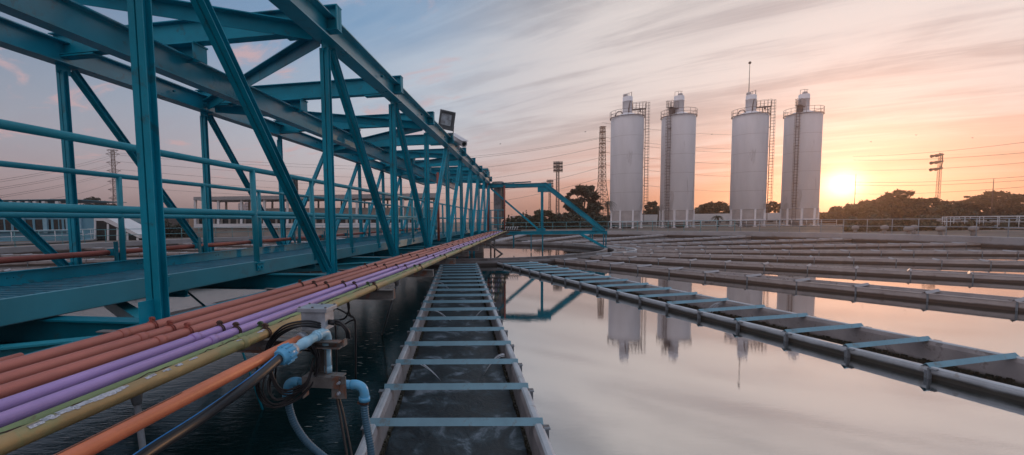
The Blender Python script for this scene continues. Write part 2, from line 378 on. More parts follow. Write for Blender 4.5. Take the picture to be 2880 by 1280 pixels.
m = MB().lathe([(0.01, -2.2), (RW+.1, -2.2)], C0, 64); tag(m.build('tank_floor', conc, origin=(0, 0, 0)), kind='structure')
# outer wall
wall = thing('tank_wall', C0+V((0, 0, -2)), 'low round concrete wall of the big settling tank with a walkway on top', 'wall')
part('wall_ring', MB().lathe([(RW, -2.2), (RW, .36), (RW+.02, .38), (RW+.58, .38), (RW+.6, .36), (RW+.6, .1)], C0, 160, smooth=False), wallc, wall)
# inner rings
rg = thing('inner_ring_wall', C0+V((0, 0, -2)), 'circular concrete ring wall round the centre well of the tank', 'wall')
part('well_wall', MB().lathe([(R_IN-.16, -2.1), (R_IN-.16, .10), (R_IN, .10), (R_IN, -.3), (R_RING, -.3)], C0, 128, smooth=False), ringc, rg)
part('collector_wall', MB().lathe([(R_RING, -2.1), (R_RING, .02), (R_RING-.12, .02), (R_RING-.12, -.29)], C0, 128, smooth=False), ringc, rg)
# curved overflow box on the right of the ring
ob = thing('overflow_box', C0+V((8.9, -1, -1)), 'round-ended concrete overflow box on the right side of the inner ring wall', 'basin')
pts = bez([(5.6, 22.2, 0), (7.8, 22.8, 0), (9.6, 24.1, 0), (10.35, 25.8, 0), (10.3, 28, 0), (9.7, 30, 0), (8.6, 32.2, 0)], 6)
mo = MB(); n_ = len(pts)
for i, p in enumerate(pts):
    t = (pts[min(i+1, n_-1)]-pts[max(i-1, 0)]).normalized(); nn = V((t.y, -t.x, 0))
    mo.v += [p+Z*-1, p+Z*.04, p-nn*.1+Z*.04, p-nn*.1+Z*-1]
for i in range(n_-1):
    for j in range(3): mo.f.append([i*4+j, i*4+j+1, i*4+j+5, i*4+j+4]); mo.sm.append(False)
part('box_wall', mo, rim_paint, ob)
# ------------------------------------------------------------------ launders (radial steel channels)
BAR_R0, PB = 27.8435-3.852, 0.8524    # radius of the first bar seen on the nearest launder, bar pitch
Lr0, Lr1 = R_RING-.02, RW+.02
def launder_proto(HW, PB):
    root = thing('launder', (0, 0, 0), 'x', 'x')
    def wallm(sgn, inner):
        mm = MB(); X = sgn*HW
        # outward leaf with rolled rim
        if not inner: prof = [(X-sgn*.035, -.05), (X-sgn*.02, -.036), (X+sgn*.015, -.035), (X+sgn*.036, -.045), (X+sgn*.042, -.07), (X+sgn*.035, -.10), (X+sgn*.012, -.13), (X+sgn*.012, -1.1)]
        if not inner and HW < .5: prof = [(X-sgn*.03, -.05), (X-sgn*.02, -.036), (X+sgn*.012, -.035), (X+sgn*.026, -.04), (X+sgn*.026, -.055), (X+sgn*.012, -.062), (X+sgn*.010, -1.1)]
        if inner: prof = [(X-sgn*.035, -.052), (X-sgn*.05, -.10), (X-sgn*.05, -.9)]
        vs = []; fs = []
        nseg = 14
        for i in range(nseg+1):
            y = Lr0+(Lr1-Lr0)*i/nseg; wob = sin(i*2.1+sgn)*.003
            for a, b in prof: vs.append(V((a+wob, y, b)))
        q_ = len(prof)
        for i in range(nseg):
            for j in range(q_-1): fs.append((i*q_+j, i*q_+j+1, (i+1)*q_+j+1, (i+1)*q_+j))
        return mm.add(vs, fs, False)
    for sgn in (-1, 1):
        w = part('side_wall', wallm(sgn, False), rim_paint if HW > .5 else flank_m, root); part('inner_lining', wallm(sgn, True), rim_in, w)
    mm = MB()
    rnd = random.Random(3)
    for sgn in (-1, 1):         # crust of growth along the inner waterline
        y = Lr0
        while y < Lr1:
            l = rnd.uniform(.012, .06); x = sgn*(HW-.052-rnd.uniform(.004, .016)); zt = -.325+rnd.uniform(-.022, .03)
            mm.box((x, y, zt-.06), (.024, l, .12)); y += l*.8
    part('growth_crust', mm, algae, root)
    bar = None
    r = BAR_R0
    rads = []
    while r > Lr0+.25: rads.append(r); r -= PB
    r = BAR_R0+PB
    while r < Lr1-.1: rads.append(r); r += PB
    for r in rads:
        if bar is None:
            prof = [(-.052, -.050), (0, 0), (.052, -.050), (.046, -.050), (0, -.006), (-.046, -.050)]
            bar = MB().prism(prof, (-HW-.038, 0, 0), (HW+.038, 0, 0), Z).build('crossbar', steel_blue if HW > .5 else bar_grey, root, origin=(0, 0, 0)); bar.location = (0, r, 0)
            ribs = []
            for sgn in (-1, 1):
                mr = MB(); mr.box((sgn*(HW+.052), .035, -.13), (.06, .012, .18)) if HW > .5 else mr.box((sgn*(HW+.022), .02, -.13), (.02, .03, .18))
                if HW > .5: mr.box((sgn*(HW+.052), .066, -.046), (.06, .075, .012)).box((sgn*(HW+.03), 0.0, -.16), (.03, .04, .16))
                rb = mr.build('wall_bracket', rib_m, root, origin=(0, 0, 0)); rb.location = (0, r+.02, 0); ribs.append(rb)
            bar0 = bar
        else:
            o = bar0.copy(); sc.collection.objects.link(o); o.parent = root; o.location = (rj.uniform(-.012, .012), r+rj.uniform(-.01, .01), 0); o.rotation_euler = (0, 0, rj.uniform(-.008, .008))
            for rb in ribs:
                o = rb.copy(); sc.collection.objects.link(o); o.parent = root; o.location = (0, r+.02, 0)
    return root
rj = random.Random(11)
proto = launder_proto(.70, PB); proto2 = launder_proto(.34, 1.22)
pos_words = {0: 'nearest grey steel channel running straight away from the photographer with pale blue crossbars',
 23: 'second channel to the right, slanting to the lower right corner with open crossbars',
 22: 'third channel to the right, its outer flank stained brown along the waterline',
 1: 'channel lying half hidden under the truss walkway'}
GRP = 'radial overflow channels of the round tank'
words_r = ['fourth', 'fifth', 'sixth', 'seventh', 'eighth', 'ninth', 'tenth', 'eleventh', 'twelfth']
for k in range(NL):
    o = proto if k == 0 else proto2 if k == 1 else copy_tree(proto if k in WIDE else proto2)
    a = A1+pi+2*pi*k/NL
    o.location = C0+V((0, 0, 0 if k in WIDE else .05)); o.rotation_euler = (0, 0, -a)
    if k in pos_words: lab = pos_words[k]
    elif k >= 13: lab = '%s overflow channel to the right counted from the nearest one' % words_r[21-k]
    elif k == 12: lab = 'overflow channel straight beyond the centre well'
    else: lab = '%s overflow channel to the left counted from the nearest one' % (['', '', 'third']+words_r)[k]
    tag(o, lab, 'channel', GRP)
# thin water jets falling into the nearest channels
jets = [(BAR_R0-PB*2.35, -1, .42, 0), (BAR_R0-PB*2.6, 1, .28, 0), (BAR_R0-PB*6.5, -1, .5, 0), (BAR_R0-PB*6.6, 1, .34, 0), (BAR_R0-PB*11.5, -1, .4, 0), (BAR_R0+PB*.2, -1, .3, 23), (BAR_R0-PB*6.0, 1, .3, 23)]
jm = mat('falling_water', (.6, .65, .7, 1), .1, var=.1)
jl = ['thin water jet between third and fourth crossbars of the nearest channel, left side', 'faint water jet from the right wall of the nearest channel by its third crossbar', 'long thin water jet from the left wall midway along the nearest channel', 'faint water jet from the right wall midway along the nearest channel', 'small far water jet near the far end of the nearest channel', 'water jet inside the slanting right channel near its near end', 'small white water jet inside the slanting right channel']
for (r, sgn, reach, k), lab in zip(jets, jl):
    d0, p0 = ldir(k); mj = MB()
    # p0 points right when looking outwards, so flip for the view towards the centre
    for q_ in range(4):
        pts = []
        for i in range(9):
            t = i/8; pts.append(C0+d0*(r-.03*q_-.10*t*q_*.5)-p0*(sgn*(.70-.07-reach*t*(1-.08*q_)))+Z*(-.12-.25*t*t+.01*sin(q_)))
        mj.tube(pts, [.006-.004*i/8+.002*(q_ % 2) for i in range(9)], 6)
    tag(mj.build('water_jet', jm), lab, 'water jet', 'water jets in the channels')
# ------------------------------------------------------------------ guard fence on the tank wall
fr = RW+.42
def fence(a_from, a_to, step, name, label, mm, z0=.38, h=1.02, r=fr, c=C0, posts=True, rr=.02, cat='fence', rails=(1.0, .52)):
    t = thing(name, c+V((sin(a_from)*r, cos(a_from)*r, z0)), label, cat)
    n_ = max(2, int(round(abs(a_to-a_from)*r/step)))
    P = [c+V((sin(a_from+(a_to-a_from)*i/(n_*2))*r, cos(a_from+(a_to-a_from)*i/(n_*2))*r, z0)) for i in range(n_*2+1)]
    for f_ in rails: part('rail', MB().tube([p+Z*h*f_ for p in P], rr, 8), mm, t)
    for i in range(0, n_*2+1, 2): part('post', MB().tube([P[i], P[i]+Z*h], rr*1.15, 8).box(P[i]+Z*.01, (.1, .1, .02)), mm, t)
    return t
tealf = mat('teal_fence_paint', (.08, .27, .30, 1), .4, var=.1)
greyf = mat('grey_blue_fence_paint', (.22, .27, .31, 1), .4, var=.1)
fence(radians(128), radians(60), 1.62, 'guard_fence', 'grey two-rail fence on the right part of the tank wall below the trees', greyf)
fence(radians(59), radians(-1), 1.62, 'guard_fence', 'teal two-rail fence on the far tank wall below the silos', tealf)
fence(radians(-2), radians(-92), 1.62, 'guard_fence', 'teal guard fence on the left tank wall seen through the truss', tealf)
# ------------------------------------------------------------------ the bridge
S0, S1 = -2.2, 27.0
ST = [2.65+2.7*k for k in range(-1, 10)]; ND, FD = -2.35, -6.02
br = thing('truss_bridge', bp_(0, AX, .8), 'teal steel truss walkway bridge running from the lower left to the tank centre', 'bridge')
ZB, ZT = 1.04, 3.77
for d, lab in ((ND, None), (FD, None)):
    part('bottom_chord', MB().hbeam(bp_(S0, d, .92), bp_(S1, d, .92), Z, .24, .20), teal_dk, br)
    tc_ = part('top_chord', MB().hbeam(bp_(S0, d, 3.91), bp_(S1, d, 3.91), Z, .28, .20, .014), teal_gl, br)
    for s in [x/10 for x in range(int(S0*10)+13, 270, 27)]:
        part('bolt', MB().tube([bp_(s, d+.04, 3.93), bp_(s, d+.085, 3.93)], .018, 8), teal_dk, tc_)
def member(name, p0, p1, h=.15, w=.076, m_=teal, pr=br):
    # two channels back to back, the joint plates sandwiched between them
    return part(name, MB().chan(p0+N*.006, p1+N*.006, B, w, -.046, .007).chan(p0-N*.006, p1-N*.006, B, w, .046, .007), m_, pr)
for d in (ND, FD):
    for i, s in enumerate(ST):
        po = member('post', bp_(s-.02, d-.035, ZB+.005), bp_(s-.02, d-.035, 3.70))
        part('gusset_plate', MB().box(bp_(s, d-.035, 3.72), (.20, .011, .12), B, N, Z), teal, po)
        part('gusset_plate', MB().box(bp_(s-.06, d-.035, 1.12), (.22, .011, .14), B, N, Z), teal, po)
    for i in range(len(ST)-1):
        if i == 0 and d == ND: continue
        a, b = ST[i], ST[i+1]
        if i < 4: p0, p1 = bp_(b-.14, d-.035, ZB+.06), bp_(a+.13, d-.035, 3.74)
        else: p0, p1 = bp_(a+.11, d-.035, ZB+.06), bp_(b-.16, d-.035, 3.74)
        member('diagonal', p0, p1, .13, .072)
# cross beams, hangers, top bracing
for s in ST:
    cb = part('top_cross_beam', MB().hbeam(bp_(s, -6.17, 4.03), bp_(s, -2.20, 4.03), Z, .28, .15), teal, br)
    part('end_stiffener', MB().box(bp_(s, -2.21, 4.03), (.14, .012, .27), B, N, Z), teal, cb)
    for q_ in (-2.62, -5.76): part('seat_plate', MB().box(bp_(s, q_, 3.87), (.15, .5, .02), B, N, Z), teal, cb)
    part('beam_hanger', MB().box(bp_(s, AX+.015, 3.872), (.27, .38, .02), B, N, Z).box(bp_(s+.02, AX+.015, 3.775), (.012, .34, .18), B, N, Z).box(bp_(s, AX-.155, 3.775), (.25, .012, .18), B, N, Z).box(bp_(s, AX+.185, 3.775), (.25, .012, .18), B, N, Z), teal, cb)
    part('bottom_cross_beam', MB().hbeam(bp_(s, -5.93, .945), bp_(s, -2.44, .945), Z, .19, .14), teal_dk, br)
for i in range(len(ST)-1):
    a, b = ST[i], ST[i+1]
    # zigzag in the roof plane: meets the near chord at ST[2], ST[4], ...
    if i % 2 == 1: p0, p1 = bp_(a+.1, -5.9, 3.93), bp_(b-.1, -2.5, 3.93)
    else: p0, p1 = bp_(a+.1, -2.5, 3.93), bp_(b-.1, -5.9, 3.93)
    mb_ = MB().bar(p0, p1, .19, .012).prism([(-.006, -.15), (.006, -.15), (.006, -.004), (-.006, -.004)], p0, p1, Z)
    part('roof_brace', mb_, teal, br)
    if i % 2 == 0: q0, q1 = bp_(a+.1, -5.9, .97), bp_(b-.1, -2.5, .97)
    else: q0, q1 = bp_(a+.1, -2.5, .97), bp_(b-.1, -5.9, .97)
    part('floor_brace', MB().bar(q0, q1, .10, .012).prism([(-.05, -.10), (-.04, -.10), (-.04, 0), (-.05, 0)], q0, q1, Z), teal_lt, br)
part('monorail_beam', MB().hbeam(bp_(S0, AX, 3.585), bp_(S1-.6, AX, 3.585), Z, .30, .16, .016), teal_gl, br)
# walkway
part('kick_board', MB().chan(bp_(S0, -3.20, 1.14), bp_(S1-.5, -3.20, 1.14), Z, .16, -.05, .008), mat('kick_board_paint', (.03, .24, .31, 1), .42, var=.14, vscale=1.2, stain=(.07, .10, .10, 1), samt=.3, sscale=3, sthr=.6), br)
part('kick_board', MB().chan(bp_(S0, -5.20, 1.14), bp_(S1-.5, -5.20, 1.14), Z, .16, .05, .008), teal, br)
mg = MB().box(bp_((S0+S1-.5)/2, -4.19, 1.055), (S1-.5-S0, 1.93, .01), B, N, Z); s = S0+.05
while s < S1-.6:
    mg.box(bp_(s, -4.19, 1.072), (.022, 1.9, .03), B, N, Z).box(bp_(s+.036, -4.19, 1.066), (.012, 1.9, .015), B, N, Z); s += .105
part('walkway_grating', mg, mat('grating', (.05, .21, .29, 1), .4, var=.2, vscale=6, stain=(.12, .16, .19, 1), samt=.5, sscale=9), br)
mj = MB()
for s in ST: mj.hbeam(bp_(s+1.3, -5.1, 1.01), bp_(s+1.3, -3.25, 1.01), Z, .07, .06)
part('floor_joist', mj, teal_dk, br)
for d, st0, pitch_, sgn in ((-3.231, .58, 1.5, 1), (-5.218, .52, 1.575, -1)):
    hr = part('handrail', MB().tube([bp_(S0, d, 2.30), bp_(S1-.6, d, 2.30)], .031, 12).tube([bp_(S0, d, 1.79), bp_(S1-.6, d, 1.79)], .031, 12), teal_lt, br)
    s = st0
    while s < S1-.8:
        off = .055*sgn
        part('rail_post', MB().tube([bp_(s, d+off*.2, 1.20), bp_(s, d, 2.29)], .034, 12), teal_lt, hr)
        if sgn > 0:
            mq = MB().box(bp_(s+.01, d+.043, 1.155), (.13, .012, .085), B, N, Z).box(bp_(s+.01, d+.02, 1.203), (.15, .09, .01), B, N, Z)
            for q_ in (-.035, .035): mq.tube([bp_(s+q_, d+.048, 1.15), bp_(s+q_, d+.066, 1.15)], .014, 6)
            part('post_bracket', mq, teal, hr)
        else:
            mq = MB()
            for q_ in (.13, .19): mq.tube([bp_(s+q_, d+.07, 1.16), bp_(s+q_, d+.085, 1.16)], .010, 6)
            mq.box(bp_(s, d-.05, 1.17), (.07, .01, .3), B, N, Z)
            part('post_bracket', mq, teal_dk, hr)
        s += pitch_
# outriggers carrying the pipes
BS = [.58+1.72*k for k in range(-1, 16)]; PZ = 1.09
for s in BS:
    part('pipe_outrigger', MB().chan(bp_(s, -2.46, 1.015), bp_(s, -1.22, 1.015), Z, .09, .05, .006).box(bp_(s+.03, -1.225, 1.015), (.06, .006, .09), B, N, Z), rsteel, br)
# ------------------------------------------------------------------ pipes
def wob(s, d, z, a=.004, ph=0): return bp_(s, d+sin(s*1.3+ph)*a, z+sin(s*.9+ph)*a)
pipes = [('red_pipe', -2.225, .022, red_p, 'outermost red pipe, lying tight against the foot of the truss posts', 1),
 ('red_pipe', -2.11, .0285, red_p, 'thick faded red pipe on the truss side of the bundle', 1),
 ('red_pipe', -1.952, .0275, red_p, 'middle red pipe between two other red pipes', 1),
 ('red_pipe', -1.822, .0265, red_p, 'red pipe lying right beside the purple pipes', 1),
 ('purple_pipe', -1.690, .0235, pur_p, 'purple pipe next to the red pipes', 2),
 ('purple_pipe', -1.565, .0235, pur_p, 'glossy purple pipe on the side of the green pipe', 2),
 ('green_pipe', -1.462, .019, grn_p, 'thin green pipe with a rusty seam beside the purple pipes', 3),
 ('yellow_pipe', -1.370, .0265, yel_p, 'faded yellow pipe with green upper side and bare white patches', 3)]
for i, (nm, d, r, m_, lab, kind) in enumerate(pipes):
    t = thing(nm, bp_(S0, d, 1.06), lab, 'pipe', {1: 'red pipes along the bridge', 2: 'purple pipes along the bridge', 3: None}[kind])
    s = S0 if i else S0
    end = 26.2 if i else 1.72
    P = []
    while s <= end: P.append(wob(s, d, 1.062+r, .003, i)); s += .43
    part('tube', MB().tube(P, r, 14), m_, t)
    for j, bs in enumerate(BS):
        if bs > end: break
        off = (0, 0.02, -.03, -.06, 0.02, -.02, .05, -.05)[i]-.04
        c_ = wob(bs+off, d, 1.062+r, .003, i)
        cm_ = (rustred if j < 3 and i < 4 else rust) if kind != 3 else (grnclamp if i == 6 else rust)
        ring = [c_+N*(cos(a)*(r+.004))+Z*(sin(a)*(r+.004)) for a in [2*pi*q_/14 for q_ in range(14)]]
        mc = MB()
        if bs < 14:
            for q_ in (-.007, .007): mc.tube([p+B*q_ for p in ring], .0035, 5, close=True)
            mc.box(c_+Z*(r+.014)+N*-.004, (.022, .008, .026), B, N, Z).box(c_+Z*(r+.014)+N*.006, (.022, .006, .022), B, N, Z).tube([c_+Z*(r+.016)-N*.018, c_+Z*(r+.016)+N*.02], .005, 6)
        else: mc.tube([p for p in ring], .008, 4, close=True).box(c_+Z*(r+.012), (.02, .02, .02), B, N, Z)
        part('clamp', mc, cm_, t)
        if j % 2 == 0 and i: part('joint_sleeve', MB().tube([c_-B*.22, c_-B*.19, c_-B*.17], r+.0035, 14), m_, t)
    if nm == 'yellow_pipe':
        rp = random.Random(5)
        for a0, a1, wdt in ((1.02, 1.34, .75), (1.42, 1.46, .45), (1.5, 1.53, .4), (1.565, 1.59, .5), (1.64, 1.67, .3), (1.95, 2.02, .25), (2.12, 2.18, .4), (2.6, 2.66, .3)):
            s = a0; mp = MB()
            while s < a1:
                ln = rp.uniform(.012, .03); an = 1.15+rp.uniform(-.05, .05)
                vs = []
                for q_ in range(5):
                    an_ = an-wdt*rp.uniform(.25, .6)+wdt*(q_/4)*rp.uniform(.7, 1.2); dn = N*cos(an_)+Z*sin(an_)
                    for ss in (s, s+ln): vs.append(wob(ss, d, 1.062+r, .003, i)+dn*(r+.0014))
                mp.add(vs, [(q_*2, q_*2+1, q_*2+3, q_*2+2) for q_ in range(4)], True); s += ln*.9
            part('bare_patch', mp, primer, t)
    if nm == 'green_pipe':
        rp = random.Random(9); s = .6
        while s < 9:
            ln = rp.uniform(.05, .35)
            if rp.random() < .62:
                vs = []; nq = 9; mp = MB()
                for q_ in range(nq):
                    ss = s+ln*q_/(nq-1); hw_ = rp.uniform(.004, .013)*sin(pi*(q_+.4)/(nq))
                    for sg in (-1, 1):
                        an = .25+sg*hw_/r; vs.append(wob(ss, d, 1.062+r, .003, i)+(N*cos(an)+Z*sin(an))*(r+.0012))
                mp.add(vs, [(q_*2, q_*2+1, q_*2+3, q_*2+2) for q_ in range(nq-1)], True)
                part('rust_streak', mp, rust, t)
            s += ln+rp.uniform(.0, .12)
# dark red pipe on the far side of the walkway
t = thing('red_pipe', bp_(S0, -5.45, 1.3), 'dark red pipe clipped outside the far handrail of the bridge', 'pipe')
part('tube', MB().tube([bp_(s, -5.47, S_z) for s, S_z in ((S0, 1.33), (3, 1.32), (8, 1.31), (15, 1.32), (26, 1.33))], .035, 12), frd_p, t)
s = .52
while s < 25: part('pipe_clip', MB().box(bp_(s+.03, -5.44, 1.32), (.03, .1, .09), B, N, Z).box(bp_(s+.03, -5.36, 1.33), (.06, .012, .26), B, N, Z), teal_dk, t); s += 1.575

rf = random.Random(21); mf = MB()          # flecks of foam drifting beside the nearest channel
for i in range(80):
    s_ = rf.uniform(2.2, 9); d_ = -1.0-.24*s_*rf.random()+rf.uniform(-.3, .1); c_ = bp_(s_, d_, WATER+.003); r_ = rf.uniform(.006, .022)
    if abs(c_.x-c_.y*.0) < .82: c_.x = -.85-rf.random()*.5
    vs = [c_+V((cos(a)*r_*rf.uniform(.6, 2.4), sin(a)*r_*rf.uniform(.3, .7), 0)) for a in [2*pi*j/9 for j in range(9)]]
    mf.add(vs, [tuple(range(9))])
tag(mf.build('foam_flecks', foam_m, origin=(0, 0, 0)), kind='stuff', label='pale flecks of foam on the dark water beside the nearest channel')
# ------------------------------------------------------------------ centre of the tank: pier, drive platform, side frame
SC = 27.53
def cp(e_, z, ds=0): return bp_(SC+ds, AX+e_, z)
t = thing('centre_pier', C0+V((0, 0, -2.2)), 'round concrete pier carrying the bridge at the tank centre', 'pier')
part('shaft', MB().lathe([(1.45, -2.2), (1.45, .62), (1.6, .66), (1.6, .78), (.01, .78)], C0, 40), conc, t)
mp = MB()
for e_, ds in ((.9, -1.5), (1.15, -1.55), (.2, -1.6)): mp.tube([cp(e_, .8, ds), cp(e_-.12, -.5, ds-.15)], .06, 6)
part('raker_leg', mp, teal, t)
fr_ = thing('side_frame', cp(0, .86), 'teal trapezoid steel frame reaching right from the tank centre to the inner ring wall', 'frame')
for ds in (-.45, .45):
    part('bottom_chord', MB().hbeam(cp(.2, .95, ds), cp(8.35, .95, ds), Z, .18, .15), teal, fr_)
    part('top_chord', MB().hbeam(cp(1.2, 3.66, ds), cp(5.0, 3.66, ds), Z, .18, .15), teal, fr_)
    part('sloping_leg', MB().hbeam(cp(4.95, 3.70, ds), cp(8.2, 1.03, ds), Z, .2, .15), teal, fr_)
    part('upright', MB().hbeam(cp(4.82, 1.04, ds), cp(4.82, 3.58, ds), N, .13, .12), teal, fr_)
    part('diagonal', MB().hbeam(cp(1.95, 3.5, ds), cp(4.66, 1.10, ds), B, .10, .10), teal, fr_)
    for e_, z, w_, h_ in ((4.95, 3.50, .75, .42), (4.75, 1.12, .5, .16), (7.9, 1.13, .5, .16)): part('corner_gusset', MB().box(cp(e_, z, ds), (.014, w_, h_), B, N, Z), teal, fr_)
    part('lower_strut', MB().hbeam(cp(6.95, .86, ds), cp(8.33, .06, ds), B, .14, .12), teal, fr_)
    for e_, zb in ((8.28, .05), (7.55, .40), (4.2, -.1), (4.85, -.6), (3.2, .1)):
        part('hanger_rod', MB().tube([cp(e_, .88, ds), cp(e_, zb, ds)], .03, 6).box(cp(e_, .84, ds), (.14, .16, .03), B, N, Z), teal_dk, fr_)
for e_ in (1.3, 3.2, 4.95, 6.6, 8.2):
    z = 3.72 if e_ < 5 else (3.70-(e_-4.95)*.82)
    part('tie', MB().hbeam(cp(e_, z, -.42), cp(e_, z, .42), Z, .1, .1), teal, fr_)
part('cover_plate', MB().bar(cp(1.6, 3.80), cp(4.2, 3.86), .5, .03, Z), teal_dk, fr_)
tw = thing('drive_tower', cp(1.3, 1.05), 'small steel drive tower with railed platform and ridged top at the tank centre', 'tower')
mw = MB()
for q_ in (-.3, -.1, .1, .3): mw.bar(cp(1.12, 3.70, q_), cp(1.55, 4.62, q_), .15, .04, B)
part('ridged_panel', mw, galv, tw)
part('tower_cap', MB().box(cp(1.62, 4.62), (.9, .32, .10), B, N, Z), teal_dk, tw)
part('tower_post', MB().hbeam(cp(1.75, 1.05, -.3), cp(1.75, 4.55, -.3), N, .12, .12).hbeam(cp(1.75, 1.05, .3), cp(1.75, 4.55, .3), N, .12, .12), teal, tw)
part('platform', MB().box(cp(1.9, 1.08), (1.5, 1.7, .08), B, N, Z), teal, tw)
mw = MB()
for z in (1.45, 1.83, 2.27):
    mw.tube([cp(1.1, z, -.72), cp(2.7, z, -.72), cp(2.7, z, .7)], .025, 8)
part('platform_rail', mw, teal_lt, tw)
for e_ in (1.15, 1.55, 1.95, 2.35, 2.7): part('platform_post', MB().tube([cp(e_, 1.1, -.72), cp(e_, 2.27, -.72)], .03, 8), teal, tw)
cb_ = thing('control_cabinet', cp(2.3, 1.12), 'tall weathered grey cabinet standing on the drive platform', 'cabinet')
part('housing', MB().box(cp(2.28, 2.5, .1), (.6, .42, 2.5), B, N, Z), cabin, cb_, bev=.02)
part('side_duct', MB().box(cp(2.62, 2.75, .1), (.4, .2, 2.0), B, N, Z), rsteel, cb_, bev=.01)
part('hood', MB().lathe([(.01, 3.95), (.3, 3.93), (.42, 3.82), (.42, 3.76)], cp(2.3, 0, .1), 20), rsteel, cb_)
for e_, z1, lab, r in ((1.80, 4.12, 'tall red riser pipe beside the drive tower', .05), (2.72, 3.62, 'shorter red riser pipe at the corner of the drive platform', .04)):
    t = thing('riser_pipe', cp(e_, 1.1, -.8), lab, 'pipe', 'red riser pipes')
    part('tube', MB().tube([cp(e_, 1.1, -.8), cp(e_, z1, -.8)], r, 8), frd_p, t)
    part('flange', MB().tube([cp(e_, z1-.06, -.8), cp(e_, z1, -.8)], r*1.6, 8).tube([cp(e_, 2.5, -.8), cp(e_, 2.56, -.8)], r*1.6, 8), frd_p, t)
t = thing('riser_pipe', bp_(14.6, -5.0, 1.2), 'red riser pipe seen between the far truss posts', 'pipe', 'red riser pipes')
part('tube', MB().tube([bp_(14.6, -2.9, 1.05), bp_(14.6, -2.9, 3.2)], .04, 8), frd_p, t)
t = thing('scraper_arm', cp(1.7, .5, -1.6), 'slanting steel scraper arm dipping into the centre well', 'arm')
part('boom', MB().bar(cp(1.55, .62, -1.3), cp(2.7, -.22, -1.6), .10, .08), rsteel, t)
part('support_leg', MB().tube([cp(1.95, .9, -1.0), cp(1.95, -.5, -1.0)], .05, 6), rsteel, t)
part('support_leg', MB().tube([cp(2.15, .9, -.8), cp(2.15, -.5, -.8)], .05, 6), rsteel, t)
# pipe ends fanning out on the platform edge
vl = thing('valve_row', cp(2.9, 1.15, -1), 'row of small pale valve taps where the bridge pipes end', 'valves')
for i in range(6): part('tap', MB().tube([cp(2.75+i*.13, 1.12, -1.0), cp(2.82+i*.13, 1.30+.02*(i % 2), -1.1)], .022, 6).box(cp(2.82+i*.13, 1.31, -1.1), (.03, .09, .03), B, N, Z), rail_w, vl)
part('header', MB().tube([cp(2.6, 1.12, -1.0), cp(3.65, 1.10, -1.0)], .035, 8), rust, vl)
# ------------------------------------------------------------------ floodlight and camera on the near top chord
def on_d(px, py, d): v = ray(px, py); return v*(d/v.dot(N))+V((0, 0, CAM_Z))
def on_s(px, py, s): v = ray(px, py); return v*(s/v.dot(B))+V((0, 0, CAM_Z))
fl = thing('floodlight', bp_(13.45, -2.25, 4.18), 'dark square floodlight on a bracket above the near top chord', 'floodlight')
fc = on_s(1255, 340, 13.3); fx = (V((1, .25, -.18))).normalized(); fz = (V((.16, .1, 1))).normalized(); fy = fz.cross(fx).normalized(); fz = fx.cross(fy).normalized()
HWf, HHf = .225, .27
prof = [(-1, -1), (1, -1), (1, 1), (-1, 1)]
vs = [fc+fx*a*HWf+fz*b*HHf-fy*.05 for a, b in prof]+[fc+fx*a*HWf*.62+fz*b*HHf*.6+fy*.16 for a, b in prof]
part('housing', MB().add(vs, [(0, 1, 5, 4), (1, 2, 6, 5), (2, 3, 7, 6), (3, 0, 4, 7), (4, 5, 6, 7), (3, 2, 1, 0)]), lamp_m, fl, bev=.012)
part('lamp_glass', MB().box(fc-fy*.058-fx*.02+fz*.01, (HWf*1.3, .01, HHf*1.15), fx, fy, fz), lens_m, fl)
part('lamp_frame', MB().box(fc-fy*.062+fz*HHf*.9, (HWf*2, .02, .05), fx, fy, fz).box(fc-fy*.062-fz*HHf*.9, (HWf*2, .02, .05), fx, fy, fz).box(fc-fy*.062+fx*HWf*.88, (.06, .02, HHf*1.7), fx, fy, fz).box(fc-fy*.062-fx*HWf*.9, (.045, .02, HHf*1.7), fx, fy, fz), lamp_m, fl)
part('yoke', MB().tube([fc-fx*.25+fz*-.1, fc-fx*.26-fz*.33, fc-fx*.2-fz*.37, fc+fx*.2-fz*.37, fc+fx*.25-fz*.3, fc+fx*.24-fz*.1], .012, 6).tube([fc-fz*.36, bp_(13.45, -2.3, 4.1)], .018, 6), lamp_m, fl)
cc = thing('security_camera', bp_(15.6, -2.3, 4.05), 'pale bullet security camera mounted on the near top chord', 'camera')
c0, c1 = on_s(1270, 383, 14.6), on_s(1305, 405, 13.6)
ax = (c1-c0).normalized()
part('housing', MB().tube([c0, c0+ax*.02, c1], [.07, .095, .10], 14), cctv_m, cc)
part('sun_shield', MB().bar(c0+V((0, 0, .10)), c1+ax*.10+V((0, 0, .10)), .20, .014), cctv_m, cc)
part('lens', MB().tube([c1, c1+ax*.012], .06, 14), glassd, cc)
base = bp_(14.8, -2.28, 4.06)
part('bracket', MB().tube(bez([c0*.4+c1*.6-V((0, 0, .08)), c0*.4+c1*.6-V((0, 0, .22)), (c0*.5+c1*.5+base)*.5+V((.02, 0, -.05)), base], 5), .028, 8), cctv_m, cc)
for q_ in (-.02, .05): part('cable', MB().tube(bez([c0+ax*(.12+q_)-V((0, 0, .08)), c0+ax*(.08+q_)-V((0, 0, .3)), base+B*(.15+q_)], 5), .011, 6), blk, cc)
sm = thing('wall_lamp', bp_(10.9, -5.9, 2.5), 'small dark box lamp on a far truss post', 'lamp')
part('housing', MB().box(bp_(10.9, -5.85, 2.62), (.16, .22, .42), B, N, Z), lamp_m, sm, bev=.01)
part('lens', MB().box(bp_(10.81, -5.85, 2.60), (.01, .16, .28), B, N, Z), lens_m, sm)
